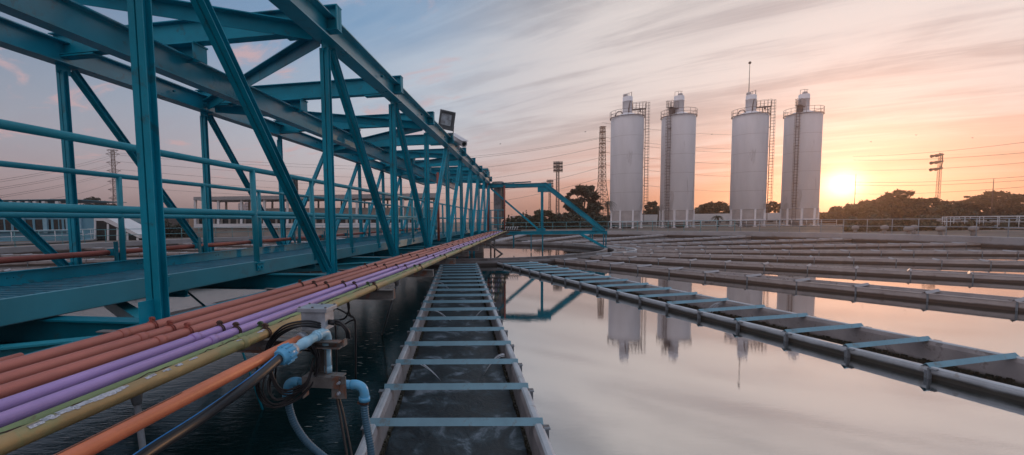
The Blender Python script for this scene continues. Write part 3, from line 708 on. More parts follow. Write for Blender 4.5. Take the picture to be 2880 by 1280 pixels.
# ------------------------------------------------------------------ orange pipe, hose and the valve stand in the foreground
t = thing('orange_pipe', bp_(S0, -1.13, 1.07), 'orange pipe below the bundle ending in a grey collar at the stand', 'pipe')
SE = 2.14
part('tube', MB().tube([wob(x/10, -1.13, 1.088, .002) for x in range(-22, 22, 3)]+[bp_(SE, -1.13, 1.088)], .0235, 16), org_p, t)
part('collar', MB().tube([bp_(SE-.035, -1.13, 1.088), bp_(SE+.012, -1.13, 1.088)], .032, 16), galv, t)
part('scrape_mark', MB().add([wob(s_, -1.13, 1.088, .002)+(N*cos(a)+Z*sin(a))*.0243 for s_ in (.85, 1.0, 1.2, 1.32) for a in (1.45, 1.62)], [(0, 1, 3, 2), (2, 3, 5, 4), (4, 5, 7, 6)], True), rust, t)
hs = thing('black_hose', bp_(0, -1.0, 1.0), 'black water hose with a blue stripe running into a blue fitting', 'hose')
HP = bez([on_s(200, 1440, .9), on_s(402, 1284, 1.16), on_s(560, 1180, 1.42), on_s(700, 1080, 1.62), on_s(792, 1003, 1.86)], 10)
part('tube', MB().tube(HP, .0205, 16), blk, hs)
vs = []
for p in HP:
    dn = (N*.55+Z*.83)*-1; dn = (Z*.94-N*.25).normalized()
    for q_ in (-.0035, .0035): vs.append(p+dn*.0212+N*q_)
part('blue_stripe', MB().add(vs, [(i*2, i*2+1, i*2+3, i*2+2) for i in range(len(HP)-1)], True), stripe, hs)
SS = 2.18
f0, f1 = on_s(792, 1003, 1.86), on_s(905, 936, SS)
fa = (f1-f0).normalized()
ft_ = thing('pipe_fitting', f0, 'pale blue plastic pipe fitting with a ribbed nut on the steel stand', 'pipe fitting')
part('compression_nut', MB().tube([f0-fa*.02, f0-fa*.015, f0+fa*.005, f0+fa*.01, f0+fa*.055, f0+fa*.06], [.030, .034, .036, .041, .041, .034], 18), bluepl, ft_)
mr = MB(); sd = fa.cross(Z).normalized(); uu = sd.cross(fa)
for i in range(12):
    a = 2*pi*i/12; mr.bar(f0+fa*.008+(sd*cos(a)+uu*sin(a))*.041, f0+fa*.056+(sd*cos(a)+uu*sin(a))*.041, .009, .006)
part('nut_rib', mr, bluepl, ft_)
part('threaded_ring', MB().tube([f0+fa*.062, f0+fa*.075, f0+fa*.076, f0+fa*.09], [.034, .034, .030, .030], 16), galv, ft_)
L_ = (f1-f0).length
part('pipe_sleeve', MB().tube([f0+fa*.08, f0+fa*(L_*.45), f0+fa*(L_*.46), f0+fa*(L_*.62), f0+fa*(L_*.63), f0+fa*(L_*.95)], [.019, .021, .026, .026, .022, .0235], 16), bluept, ft_)
el = [f0+fa*(L_*.80), f0+fa*(L_*.95), f1+fa*.025-Z*.008, f1+fa*.045-Z*.035, f1+fa*.048-Z*.075]
part('elbow', MB().tube(bez(el, 6), .0245, 16).tube([el[-1]+Z*.01, el[-1]-Z*.022], .0285, 16).tube([f0+fa*(L_*.84), f0+fa*(L_*.90)], .028, 16), bluept, ft_)
dp = f1+fa*.048
part('down_pipe', MB().tube([dp-Z*.09, V((dp.x, dp.y, .90))], .0165, 14).tube([V((dp.x, dp.y, .925)), V((dp.x, dp.y, .89))], .020, 14), bluept, ft_)
jb = thing('junction_box', bp_(SS+.04, -1.09, 1.12), 'small galvanised junction box with a screwed lid above the stand', 'junction box')
part('case', MB().box(bp_(SS+.06, -1.09, 1.165), (.11, .13, .10), B, N, Z), galv, jb, bev=.004)
mj = MB().box(bp_(SS+.06, -1.09, 1.223), (.135, .16, .022), B, N, Z)
part('lid', mj, galv, jb, bev=.003)
for a in (-.055, .055):
    for b in (-.07, 0, .07): part('lid_screw', MB().tube([bp_(SS+.06+a, -1.09+b, 1.233), bp_(SS+.06+a, -1.09+b, 1.240)], .006, 6), rsteel, jb)

st = thing('steel_stand', bp_(SS, -1.06, .78), 'rusty steel stand holding the blue pipes below the junction box', 'stand')
part('upright', MB().hbeam(bp_(SS+.06, -1.065, .89), bp_(SS+.06, -1.065, 1.032), N, .06, .07, .007, .007), rsteel, st)
part('top_arm', MB().chan(bp_(SS+.03, -1.36, 1.05), bp_(SS+.03, -.945, 1.05), Z, .036, .05, .005).box(bp_(SS+.055, -.943, 1.05), (.05, .004, .036), B, N, Z), rsteel, st)
part('lower_bracket', MB().box(bp_(SS+.02, -1.045, .883), (.09, .20, .008), B, N, Z).box(bp_(SS-.025, -1.045, .858), (.006, .19, .05), B, N, Z).box(bp_(SS+.0, -1.142, .83), (.06, .006, .11), B, N, Z), rsteel, st)
mj = MB().box(bp_(SS-.01, -.955, .835), (.008, .075, .115), B, N, Z).box(bp_(SS+.02, -.992, .835), (.06, .008, .115), B, N, Z)
fp = part('flange_plate', mj, rsteel, st)
mj = MB()
for z in (.862, .808): mj.tube([bp_(SS-.014, -.952, z), bp_(SS-.026, -.952, z)], .010, 6).tube([bp_(SS-.026, -.952, z), bp_(SS-.036, -.952, z)], .0055, 8)
part('bolt', mj, galv, fp)
bpz = thing('blue_crosspipe', bp_(SS+.03, -1.05, .80), 'thick blue plastic pipe with an elbow at each end under the stand', 'pipe')
part('tube', MB().tube([bp_(SS+.03, -1.20, .838), bp_(SS+.03, -.89, .838)], .022, 16), bluepl, bpz)
for lx, sg in ((-1.20, -1), (-.895, 1)):
    P = bez([bp_(SS+.03, lx-sg*.01, .838), bp_(SS+.03, lx+sg*.02, .838), bp_(SS+.03, lx+sg*.048, .824), bp_(SS+.03, lx+sg*.058, .795), bp_(SS+.03, lx+sg*.058, .772)], 5)
    part('elbow', MB().tube(P, .0245, 16).tube([P[-1]+Z*.006, P[-1]-Z*.016], .029, 16), bluepl, bpz)
def corr(path, r, name, lab):
    t_ = thing(name, path[0], lab, 'hose', 'corrugated hoses under the stand'); P = bez(path, 40); out = []; rr = []
    acc = 0
    for i, p in enumerate(P):
        if i: acc += (P[i]-P[i-1]).length
        out.append(p); rr.append(r*(1+.07*sin(acc*2*pi/.0125)))
    part('tube', MB().tube(out, rr, 14), hose_m, t_)
    part('hose_clip', MB().tube([path[0]-Z*.012, path[0]-Z*.026], r*1.15, 14).box(path[0]-Z*.02-N*(r+.008), (.014, .02, .012), B, N, Z), rust, t_)
eR = bp_(SS+.03, -.837, .765); eL = bp_(SS+.03, -1.258, .765)
corr([eR, eR-Z*.07, eR+N*.012-Z*.16, eR+N*.035-Z*.26-B*.02, eR+N*.05-Z*.42-B*.05], .0195, 'corrugated_hose', 'ribbed blue-grey hose hanging from the right elbow beside the channel')
corr([eL, eL-Z*.07+N*.005, eL-Z*.16+N*.035, eL-Z*.25+N*.10, eL-Z*.33+N*.20, eL-Z*.42+N*.34], .0195, 'corrugated_hose', 'ribbed blue hose curving down from the left elbow')
ck = thing('cable_coil', bp_(SS-.02, -1.22, .80), 'coil of black cable looped around the steel stand', 'cable')
rc = random.Random(2)
for i in range(7):
    cx0, cz0 = -1.205+rc.uniform(-.01, .01), .915+rc.uniform(-.012, .012); P = []
    a_, b_ = .085+.009*i, .125+.008*i
    for j in range(28):
        a = 2*pi*j/28; P.append(bp_(SS-.035+.10*(cos(a) > 0)*cos(a)-.012*i+.02*sin(a*2+i), cx0+a_*cos(a)+.055*sin(a), cz0+b_*sin(a)+.008*sin(3*a+i)))
    part('cable_loop', MB().tube(P, 0.0048, 8, close=True), blk, ck)
for i in range(3): part('cable_loop', MB().tube(bez([bp_(SS+.02, -1.04, 1.13+.01*i), bp_(SS-.05, -1.10, 1.155+.012*i), bp_(SS-.075-.01*i, -1.20, 1.135+.012*i), bp_(SS-.07, -1.285-.008*i, 1.06), bp_(SS-.06, -1.30-.008*i, .95), bp_(SS-.06, -1.24, .83-.012*i), bp_(SS-.04, -1.12, .86-.01*i), bp_(SS+.0, -1.09, .98)], 7), 0.0048, 8), blk, ck)
part('cable_tail', MB().tube(bez([bp_(SS+.0, -1.05, 1.135), bp_(SS-.05, -1.14, 1.15), bp_(SS-.07, -1.24, 1.10), bp_(SS-.06, -1.31, 1.02)], 8), 0.0048, 8), blk, ck)
cl = thing('black_cable', bp_(SS, -.95, .3), 'pair of black cables dropping from the bracket towards the channel', 'cable')
for q_ in (0, .013): part('strand', MB().tube(bez([bp_(SS+.05, -1.01+q_, .86), bp_(SS+.04, -.995+q_, .78), bp_(SS+.0, -.955+q_*1.6, .66), bp_(SS-.08, -.885+q_*2, .45), bp_(SS-.2, -.80+q_*2, .2)], 8), .0058, 8), blk, cl)
bc = thing('cable_elbow', bp_(SS+.1, -1.0, 1.1), 'short black cable loop leaving the right side of the junction box', 'cable')
part('gland', MB().tube([bp_(SS+.05, -1.03, 1.155), bp_(SS+.05, -.99, 1.15)], .014, 10), blk, bc)
for q_ in (0, .012): part('cable_loop', MB().tube(bez([bp_(SS+.05, -1.0, 1.15+q_), bp_(SS+.05, -.965, 1.145+q_), bp_(SS+.05, -.935+q_, 1.115), bp_(SS+.06, -.932+q_, 1.07)], 6), .0065, 8), blk, bc)
# cables hanging in the water and slanting struts under the bundle
hw = thing('hanging_cable', bp_(4.1, -1.6, -.15), 'black cables dangling in loops from the pipe outrigger down to the water', 'cable')
def os_(px, py, s=4.02): return on_s(px, py, s)
part('strand', MB().tube(bez([os_(977, 845), os_(980, 868), os_(985, 885), os_(997, 897), os_(1000, 925), os_(1001, 1075)], 8), .009, 8), blk, hw)
part('strand', MB().tube(bez([os_(979, 845), os_(982, 868), os_(972, 893), os_(955, 900), os_(938, 905), os_(944, 925), os_(948, 1070)], 8), .009, 8), blk, hw)
part('strand', MB().tube(bez([os_(990, 893), os_(965, 876), os_(942, 868), os_(935, 885), os_(940, 908), os_(962, 915), os_(985, 903), os_(996, 900)], 8), .008, 8), blk, hw)
for (s0, s1, zb, lab) in ((5.0, 6.4, -.9, 'slim slanting strut from the yellow pipe down into the dark water'), (1.62, 1.5, -.4, 'near slanting strut with a conical socket below the purple pipes')):
    t = thing('slanting_strut', bp_(s0, -1.5, -.15), lab, 'strut', 'struts under the pipe bundle')
    if s0 > 3: a, b = bp_(4.75, -1.40, 1.02), bp_(7.35, -2.45, -.22)
    else: a, b = bp_(1.62, -1.60, 1.0), bp_(1.50, -1.42, .1)
    part('rod', MB().tube([a, b], .014 if s0 > 3 else .013, 8), rib_m, t)
    part('socket', MB().tube([a+Z*.05, a, a+(b-a)*(.07/(b-a).length)], [.03, .03, .016], 8), rib_m, t)
t = thing('slanting_strut', bp_(4.6, -3.2, 0), 'thin dark strut on the far side of the bundle below the walkway', 'strut', 'struts under the pipe bundle')
part('rod', MB().tube([bp_(4.9, -4.2, 1.0), bp_(4.3, -3.0, .55), bp_(4.1, -2.6, -.2)], .012, 8), teal_dk, t)
# ------------------------------------------------------------------ silos
def silo_proto():
    r = thing('silo', (0, 0, 0), 'x', 'x'); R0 = 2.55
    part('body', MB().lathe([(R0-.05, 2.9), (R0, 2.95), (R0, 17.85), (R0-.03, 17.95), (R0-.3, 18.15), (.8, 18.75), (.01, 18.8)], n=48), silo_m, r)
    for z in (5.9, 8.9, 11.9, 14.9): part('ring_seam', MB().lathe([(R0+.004, z-.02), (R0+.016, z-.01), (R0+.016, z+.01), (R0+.004, z+.02)], n=48), silo_dk, r)
    part('hopper', MB().lathe([(R0-.1, 2.95), (R0-.14, 1.4), (1.9, .75), (1.0, .1), (.01, .1)], n=40), silo_dk, r)
    for i in range(8):
        a = 2*pi*(i+.5)/8; x, y = cos(a)*(R0-.05), sin(a)*(R0-.05)
        part('leg', MB().box((x, y, 1.55), (.26, .26, 2.85)).box((x, y, .16), (.5, .5, .08)), silo_m, r)
    part('brace_ring', MB().lathe([(R0-.1, 1.12), (R0+.1, 1.12), (R0+.1, 1.3), (R0-.1, 1.3)], n=40, smooth=False), silo_m, r)
    ft = part('filter_tower', MB().lathe([(.76, 18.0), (.76, 20.6), (.80, 20.62), (.80, 20.72), (.76, 20.74), (.76, 21.35), (.70, 21.42), (.01, 21.42)], n=24), silo_m, r)
    part('filter_fan', MB().lathe([(.01, 0), (.3, .02), (.36, .2), (.36, .42), (.26, .50), (.01, .54)], (-.34, 0, 21.4), 16), silo_dk, ft)
    mb = MB().tube([(-.1, .5, 22.1), (.58, .2, 22.1), (.58, -.4, 22.1)], .03, 6)
    for p in ((.58, .2), (.58, -.4), (.2, .4)): mb.tube([(p[0], p[1], 21.1), (p[0], p[1], 22.1)], .03, 6)
    part('filter_rail', mb, ladder_m, ft)
    part('outlet_pipe', MB().tube(bez([(.35, -.6, 20.6), (.2, -.72, 19.5), (.3, -.8, 18.3), (1.0, -1.2, 18.15)], 5), .09, 8).tube(bez([(-.6, -.9, 18.2), (-1.0, -1.2, 18.9), (-1.6, -1.5, 18.8), (-1.9, -1.6, 18.1)], 5), .07, 8), ladder_m, r)
    gr = part('roof_rail', MB().tube([(cos(a)*2.68, sin(a)*2.68, 19.05) for a in [2*pi*i/40 for i in range(40)]], .03, 6, close=True).tube([(cos(a)*2.68, sin(a)*2.68, 18.55) for a in [2*pi*i/40 for i in range(40)]], .025, 6, close=True).lathe([(2.60, 17.98), (2.72, 17.98), (2.72, 18.1), (2.6, 18.1)], n=40, smooth=False), ladder_m, r)
    for i in range(16):
        a = 2*pi*i/16; part('rail_post', MB().tube([(cos(a)*2.68, sin(a)*2.68, 18.0), (cos(a)*2.68, sin(a)*2.68, 19.05)], .028, 6), ladder_m, gr)
    # ladder on the +x side
    lx = R0+.18
    lm = MB()
    for y in (-.24, .24): lm.box((lx, y, 10.6), (.07, .05, 19.2))
    z = 1.2
    while z < 20.0: lm.tube([(lx, -.24, z), (lx, .24, z)], .02, 5); z += .42
    for z in (4, 7, 10, 13, 16): lm.box((lx-.09, 0, z), (.2, .5, .05))
    ld = part('ladder', lm, ladder_m, r)
    cg = MB(); z = 3.2
    while z < 20.3:
        cg.tube([(lx+.02+.62*sin(a), .40*cos(a), z) for a in [pi*i/8 for i in range(9)]], .022, 5); z += .46
    for a in (pi*.25, pi*.5, pi*.75): cg.tube([(lx+.02+.62*sin(a), .40*cos(a), 3.2), (lx+.02+.62*sin(a), .40*cos(a), 20.3)], .018, 5)
    part('ladder_cage', cg, ladder_m, ld)
    pf = MB().box((1.75, 0, 19.3), (2.1, .8, .08)).box((1.9, 0, 19.1), (.2, .6, .35)).tube([(.7, -.4, 20.35), (2.8, -.4, 20.35)], .025, 6).tube([(.7, .4, 20.35), (2.8, .4, 20.35)], .025, 6).tube([(.7, -.4, 19.8), (2.8, -.4, 19.8)], .022, 6)
    for x in (.8, 1.3, 1.8, 2.3, 2.8):
        for y in (-.4, .4): pf.tube([(x, y, 19.3), (x, y, 20.35)], .025, 6)
    for x in (1.6, 2.3): pf.box((x, 0, 18.8), (.08, .7, 1.1))
    part('access_platform', pf, ladder_m, r)
    return r
sp = silo_proto()
SY = 78.0
sil = [(1762, 0, 'leftmost white silo, its caged ladder standing off the right edge'), (1905, -125, 'second white silo from the left, its ladder running down the left front'), (2105, 0, 'third white silo from the left, with a tall thin antenna above it'), (2252, -112, 'rightmost white silo, next to the setting sun')]
for i, (px, rz, lab) in enumerate(sil):
    o = sp if i == 0 else copy_tree(sp)
    p = at(px, 500, SY); az_ = atan2(p.x, SY)
    o.location = (p.x, SY, .05); o.rotation_euler = (0, 0, radians(rz)-az_*(.9 if rz == 0 else .8)); tag(o, lab, 'silo', 'white silos on the far side of the tank')
an = thing('antenna', (48.0, SY-.3, 18), 'tall thin antenna with a ball tip rising above the third silo', 'antenna')
pa = at(2109, 177, SY)
part('pole', MB().tube([(pa.x, SY, 18.3), (pa.x, SY, 23.5), (pa.x, SY, 26.4)], [.07, .05, .035], 6), mast_m, an)
part('ball', MB().sphere((pa.x, SY, 26.6), .22, 10), mast_m, an)
# platform they stand on
pl = thing('silo_platform', (45, SY, .1), 'long pale concrete platform with a rail under the four silos', 'platform')
xa, xb = at(1712, 640, 74).x, at(2366, 640, 74).x
part('deck', MB().box(((xa+xb)/2, SY-.2, .02), (xb-xa, 9.0, .26)), whitew, pl)
part('pad', MB().box(((xa+xb)/2, SY, .0), (xb-xa-8, 7.0, .10)), conc, pl)
for px in (1730, 1790, 1850, 1905, 1965, 2025, 2087, 2183, 2240, 2338): x = at(px, 640, 74).x; part('column', MB().box((x, SY-4.3, -.75), (.75, .4, 1.3)), whitew, pl)
mb = MB()
for z in (.5, .85, 1.15): mb.tube([(xa+.2, SY-4.55, z), (xb-1.2, SY-4.55, z)], .03, 6)
hr = part('platform_rail', mb, rail_w, pl)
x = xa+.2
while x < xb-1: part('rail_post', MB().tube([(x, SY-4.55, .1), (x, SY-4.55, 1.15)], .035, 6), rail_w, hr); x += 2.35
wb = thing('white_building', (at(1990, 620, 108).x, 108, 0), 'long low white building behind the silos', 'building')
xa, xb = at(1800, 610, 104).x, at(2210, 610, 104).x
zt_ = at(1950, 602, 104).z; zb_ = at(1950, 623, 104).z
part('wall', MB().box(((xa+xb)/2, 108, (zt_+.1)/2), (xb-xa, 8, zt_-.1)), creamw, wb)
part('fascia', MB().box(((xa+xb)/2, 107.9, (zt_+zb_)/2), (xb-xa+.6, 8.6, zt_-zb_)), whitew, wb)
n_ = 14
for i in range(n_):
    x = xa+(xb-xa)*(i+.5)/n_; w = part('window', MB().box((x, 103.93, .95), ((xb-xa)/n_*.55, .1, 1.0)), glassd, wb)
# ------------------------------------------------------------------ lattice masts and pylon
def lattice(name, base, H, w0, w1, nseg, m_, label, cat, group=None, wmid=None, rot_=0, r0=.06):
    t = thing(name, base, label, cat, group); bx, by, bz = base
    def w(z):
        f_ = z/H
        if wmid: return (w0+(wmid[1]-w0)*f_/wmid[0]) if f_ < wmid[0] else wmid[1]+(w1-wmid[1])*(f_-wmid[0])/(1-wmid[0])
        return w0+(w1-w0)*f_
    def c(i, z): a = rot_+pi/4+i*pi/2; return V((bx+cos(a)*w(z)*.707, by+sin(a)*w(z)*.707, bz+z))
    mb = MB()
    zs = [H*(i/nseg) for i in range(nseg+1)]
    if wmid: zs = [H*(1-(1-i/nseg)**1.25) for i in range(nseg+1)]
    for i in range(4): mb.tube([c(i, z) for z in zs], r0, 4)
    lg = part('mast_leg', mb, m_, t); mb = MB()
    for j in range(nseg):
        for i in range(4):
            mb.tube([c(i, zs[j]), c((i+1) % 4, zs[j+1])], r0*.55, 3, False).tube([c((i+1) % 4, zs[j]), c(i, zs[j+1])], r0*.55, 3, False).tube([c(i, zs[j+1]), c((i+1) % 4, zs[j+1])], r0*.6, 3, False)
    part('lattice', mb, m_, t)
    return t, c
# power pylon (left)
P0 = at(331, 640, 230); HP_ = at(331, 422, 230).z
py, pc = lattice('power_pylon', (P0.x, 230, 0), HP_, 5.0, 1.3, 22, mast_m, 'tall power pylon seen through the left of the truss', 'pylon', wmid=(.45, 1.7), rot_=.5, r0=.13)
for i, yy in enumerate((423, 434, 458, 481, 511, 534, 558)):
    z = at(331, yy, 230).z; hw_ = (2.3, 2.9, 2.9, 2.9, 2.9, 2.9, 2.9)[i]; mb = MB()
    for s_ in (-1, 1):
        mb.tube([(P0.x, 230, z), (P0.x+s_*hw_, 230+s_*.8, z+.1)], .13, 4).tube([(P0.x, 230, z+1.3*(1 if i else .5)), (P0.x+s_*hw_, 230+s_*.8, z+.1)], .10, 4)
        mb.tube([(P0.x+s_*.8, 230, z-1.6), (P0.x+s_*2.2, 230+s_*.6, z+.1)], .08, 4)
    part('crossarm', mb, mast_m, py)
P1 = at(1692, 620, 200); H1 = at(1691, 357, 200).z
tm, tc = lattice('lattice_mast', (P1.x, 200, 0), H1, 6.2, 1.5, 24, mast_m, 'tall lattice mast left of the silos', 'mast', wmid=(.42, 2.3), rot_=.3, r0=.13)
for yy in (357, 372, 390, 403, 430, 468, 492): z = at(1691, yy, 200).z; part('landing', MB().box((P1.x, 200, z), (2.3, 2.3, .12)), mast_m, tm)
def flood_mast(px, ytop, Y, w, rows, cols, lab, hw, side=False, tilt=0, hh=None):
    p = at(px, 640, Y); H = at(px, ytop, Y).z; hh = hh or hw
    t, c = lattice('light_mast', (p.x, Y, 0), H, w*1.3, w, int(H/(w*1.6)), mast_m, lab, 'light mast', 'stadium light masts', r0=.05*w/.5)
    mb = MB()
    if not side:
        for i in range(rows+1): z = H-hh*2*i/rows; mb.tube([(p.x-hw, Y-.3, z), (p.x+hw, Y-.3, z)], .06, 4)
        for i in range(cols+1): x = p.x-hw+2*hw*i/cols; mb.tube([(x, Y-.3, H), (x, Y-.3, H-2*hh)], .05, 4)
        part('lamp_rack', mb, mast_m, t)
        for i in range(rows):
            for j in range(cols):
                x = p.x-hw+2*hw*(j+.5)/cols; z = H-hh*2*(i+.3)/rows
                part('lamp', MB().tube([(x, Y-.3, z), (x-.1, Y-.9, z-.3)], [.16*hw, .26*hw], 8), lamp_m, t)
    else:
        mb.tube(bez([(p.x-.1, Y, H-hh*2), (p.x+.45, Y, H-hh*1.5), (p.x+.5, Y, H-.6), (p.x-.3, Y, H+.1)], 5), .12, 6)
        part('lamp_rack', mb, mast_m, t)
        for i in range(3):
            z = H-.3-i*hh*.85
            for q_ in (-.6, .6): part('lamp', MB().tube([(p.x+.1, Y+q_, z), (p.x-.9, Y+q_, z-.15), (p.x-1.7, Y+q_, z-.32)], [.2, .26, .42], 8), lamp_m, t)
    return t
flood_mast(1568, 455, 130, .62, 3, 4, 'floodlight mast with a square rack of lamps left of the lattice mast', 1.25, hh=1.4)
flood_mast(1546, 506, 190, .62, 3, 4, 'smaller, farther floodlight mast with a lamp rack', 1.3, hh=1.5)
flood_mast(2632, 432, 120, .5, 3, 1, 'floodlight mast right of the sun with three lamp tiers seen from the side', 1.0, side=True, hh=2.0)
for px, y0, y1, Y, lab in ((2788, 503, 600, 90, 'thin pale pole in front of the trees at the far right'), (2404, 490, 560, 150, 'hazy thin pole close to the sun')):
    a, b = at(px, y1, Y), at(px, y0, Y); t = thing('pole', (a.x, Y, 0), lab, 'pole')
    part('shaft', MB().tube([(a.x, Y, 0), (a.x, Y, b.z)], [.10, .05], 6), mast_m, t)
# power lines
wn = {}
def wire(pts, lab, r=.055, sag=0, n=16):
    i_ = wn[lab] = wn.get(lab, -1)+1
    lab = ['topmost', 'second', 'third', 'fourth', 'fifth', 'sixth', 'lowest'][i_]+' of the '+lab
    P = []
    a, b = pts
    for i in range(n+1): f_ = i/n; p = a.lerp(b, f_); p.z -= sag*4*f_*(1-f_); P.append(p)
    tag(MB().tube(P, r, 4, False).build('power_line', wire_m), lab, 'power line', 'overhead power lines')
WL = [((0, 506), (322, 434), 150), ((0, 512), (322, 440), 150), ((0, 528), (322, 458), 150), ((0, 533), (322, 463), 150), ((0, 551), (322, 481), 150), ((0, 556), (322, 486), 150), ((140, 560), (322, 511), 150)]
for i, ((x0, y0), (x1, y1), Y0) in enumerate(WL): wire((at(x0, y0, Y0), at(x1, y1, 229)), 'sagging power lines left of the pylon', .05, .9)
WR = [(452, 448, 480), (470, 466, 505), (492, 486, 530), (512, 505, 545), (540, 530, 562), (446, 440, 470)]
for i, (y0, _, y1) in enumerate(WR): wire((at(338, y0-15, 230), at(1290, y1, 300)), 'power lines running right from the pylon behind the truss', .06, 2.0)
for (x0, y0), (x1, y1) in (((1300, 442), (1691, 386)), ((1300, 447), (1691, 389)), ((1300, 478), (1691, 413)), ((1300, 512), (1691, 443)), ((1380, 540), (1691, 470)), ((1380, 570), (1691, 500))): wire((at(x0, y0, 230), at(x1, y1, 201)), 'power lines climbing from the bridge to the lattice mast', .055, 1.0)
for y0, y1 in ((420, 402), (462, 438), (497, 470), (540, 505), (380, 372), (430, 415)): wire((at(1693, y0-35, 200), at(2140, y0, 240)), 'power lines passing behind the silos', .055, 1.5)
for (x0, y0), (x1, y1) in (((2400, 440), (2900, 398)), ((2400, 450), (2900, 428)), ((2400, 478), (2900, 456)), ((2400, 512), (2900, 495)), ((2400, 520), (2900, 506)), ((2400, 545), (2900, 524))): wire((at(x0, y0, 260), at(x1, y1, 150)), 'power lines sweeping to the right edge above the trees', .06, 1.0)
# ------------------------------------------------------------------ trees
def tree(px, ytop, hw, Y, m_, lab, seed, n=1500, ls=.35, base=None, flat=1.0, group='trees along the horizon', name='tree', hole=.0):
    rnd = random.Random(seed); p = at(px, 640, Y); H = at(px, ytop, Y).z; W = hw/F_PX*Y*1.0
    t = thing(name, (p.x, Y, .1), lab, 'tree', group)
    tr = MB(); zb = H*.16 if base is None else base
    tr.tube([(p.x, Y, 0), (p.x+.1*W*.2, Y, zb), (p.x, Y, H*.72)], [max(.1, W*.07), max(.08, W*.05), .03], 7)
    cl = []
    nb = 80
    for i in range(nb):
        a = rnd.uniform(0, 2*pi); f_ = rnd.uniform(.2, 1)**.5; z = zb+(H-zb)*rnd.uniform(.12, .93)
        k_ = sqrt(max(0, 1-((z-zb-(H-zb)*.40)/((H-zb)*.62))**2))
        x, y = p.x+cos(a)*W*f_*k_*.86, Y+sin(a)*W*f_*k_*.86
        rad = rnd.uniform(.07, .19)*W
        cl.append((V((x, y, z)), rad, rad*.62*flat)); i % 5 or tr.tube([(p.x, Y, zb*.8+rnd.random()), (p.x*.5+x*.5, Y*.5+y*.5, z*.8), (x, y, z)], [W*.03, W*.02, .02], 4)
    cl.append((V((p.x+rnd.uniform(-.2, .2)*W, Y, H-.22*W*flat)), .16*W, .12*W*flat))
    part('trunk', tr, trunk_m, t)
    vs, fs = [], []
    per = int(n*1.0)//len(cl)
    for c_, rx, rz in cl:
        for i in range(per):
            d_ = V((rnd.gauss(0, 1), rnd.gauss(0, 1), rnd.gauss(0, 1))); d_.normalize(); rr_ = rnd.random()**.33*(1.0 if rnd.random() < .7 else 1.6)
            q_ = c_+V((d_.x*rx*rr_, d_.y*rx*rr_, d_.z*rz*rr_)); s_ = ls*rnd.uniform(.7, 1.7)
            a = V((rnd.gauss(0, 1), rnd.gauss(0, 1), rnd.gauss(0, .6))).normalized(); b = a.cross(V((rnd.gauss(0, 1), rnd.gauss(0, 1), rnd.gauss(0, 1)))).normalized()
            o = len(vs); vs += [q_-a*s_, q_-b*s_*.45, q_+a*s_, q_+b*s_*.45]; fs.append((o, o+1, o+2, o+3))
    part('crown', MB().add(vs, fs), m_, t)
    return t
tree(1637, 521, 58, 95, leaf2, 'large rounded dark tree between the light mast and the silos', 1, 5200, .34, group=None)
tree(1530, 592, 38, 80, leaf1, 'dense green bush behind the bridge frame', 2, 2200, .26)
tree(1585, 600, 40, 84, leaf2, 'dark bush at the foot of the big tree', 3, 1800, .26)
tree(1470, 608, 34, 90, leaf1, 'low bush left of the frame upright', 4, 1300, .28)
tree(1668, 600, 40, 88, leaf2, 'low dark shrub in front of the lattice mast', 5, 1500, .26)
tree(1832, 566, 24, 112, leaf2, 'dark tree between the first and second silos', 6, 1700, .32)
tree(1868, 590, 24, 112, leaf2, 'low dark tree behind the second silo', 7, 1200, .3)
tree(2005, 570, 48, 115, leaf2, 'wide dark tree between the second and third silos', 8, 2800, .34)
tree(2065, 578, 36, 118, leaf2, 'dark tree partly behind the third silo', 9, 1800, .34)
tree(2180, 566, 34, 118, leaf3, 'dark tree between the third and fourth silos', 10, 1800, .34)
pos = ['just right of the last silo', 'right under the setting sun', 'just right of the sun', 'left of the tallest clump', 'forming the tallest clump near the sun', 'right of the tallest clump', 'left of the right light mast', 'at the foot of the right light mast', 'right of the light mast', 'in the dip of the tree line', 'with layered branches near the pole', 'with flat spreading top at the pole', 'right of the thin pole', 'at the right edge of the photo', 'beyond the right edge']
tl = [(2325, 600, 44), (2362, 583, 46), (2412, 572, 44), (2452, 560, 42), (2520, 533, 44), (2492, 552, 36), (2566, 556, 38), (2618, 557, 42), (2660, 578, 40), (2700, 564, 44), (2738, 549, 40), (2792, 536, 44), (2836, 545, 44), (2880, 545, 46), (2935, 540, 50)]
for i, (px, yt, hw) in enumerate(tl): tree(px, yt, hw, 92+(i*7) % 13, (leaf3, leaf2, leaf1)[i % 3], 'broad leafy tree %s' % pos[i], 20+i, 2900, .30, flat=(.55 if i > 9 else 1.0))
ub = MB(); rnd = random.Random(77)   # undergrowth that closes the foot of the tree belt
def under(x0, x1, ytop, Y, nn, name, lab, ls=.32, seed=3):
    rnd = random.Random(seed); vs, fs = [], []
    for i in range(nn):
        px = rnd.uniform(x0, x1); top = ytop+8*sin(px*.05)+6*sin(px*.13+1)+5*sin(px*.61)+4*sin(px*1.37)+rnd.gauss(0, 3); p = at(px, 640, Y+rnd.uniform(-3, 4)); h = at(px, top, Y).z
        q_ = V((p.x, p.y, .1+(h-.1)*rnd.random()**.8)); s_ = ls*rnd.uniform(.6, 1.3)
        a = V((rnd.gauss(0, 1), rnd.gauss(0, 1), rnd.gauss(0, .6))).normalized(); b = a.cross(V((rnd.gauss(0, 1), rnd.gauss(0, 1), rnd.gauss(0, 1)))).normalized()
        o = len(vs); vs += [q_-a*s_, q_-b*s_*.5, q_+a*s_, q_+b*s_*.5]; fs.append((o, o+1, o+2, o+3))
    tag(MB().add(vs, fs).build(name, leaf2), kind='stuff', label=lab, cat='undergrowth')
under(2300, 2960, 604, 96, 15000, 'undergrowth', 'dense undergrowth at the foot of the right tree belt', .55)
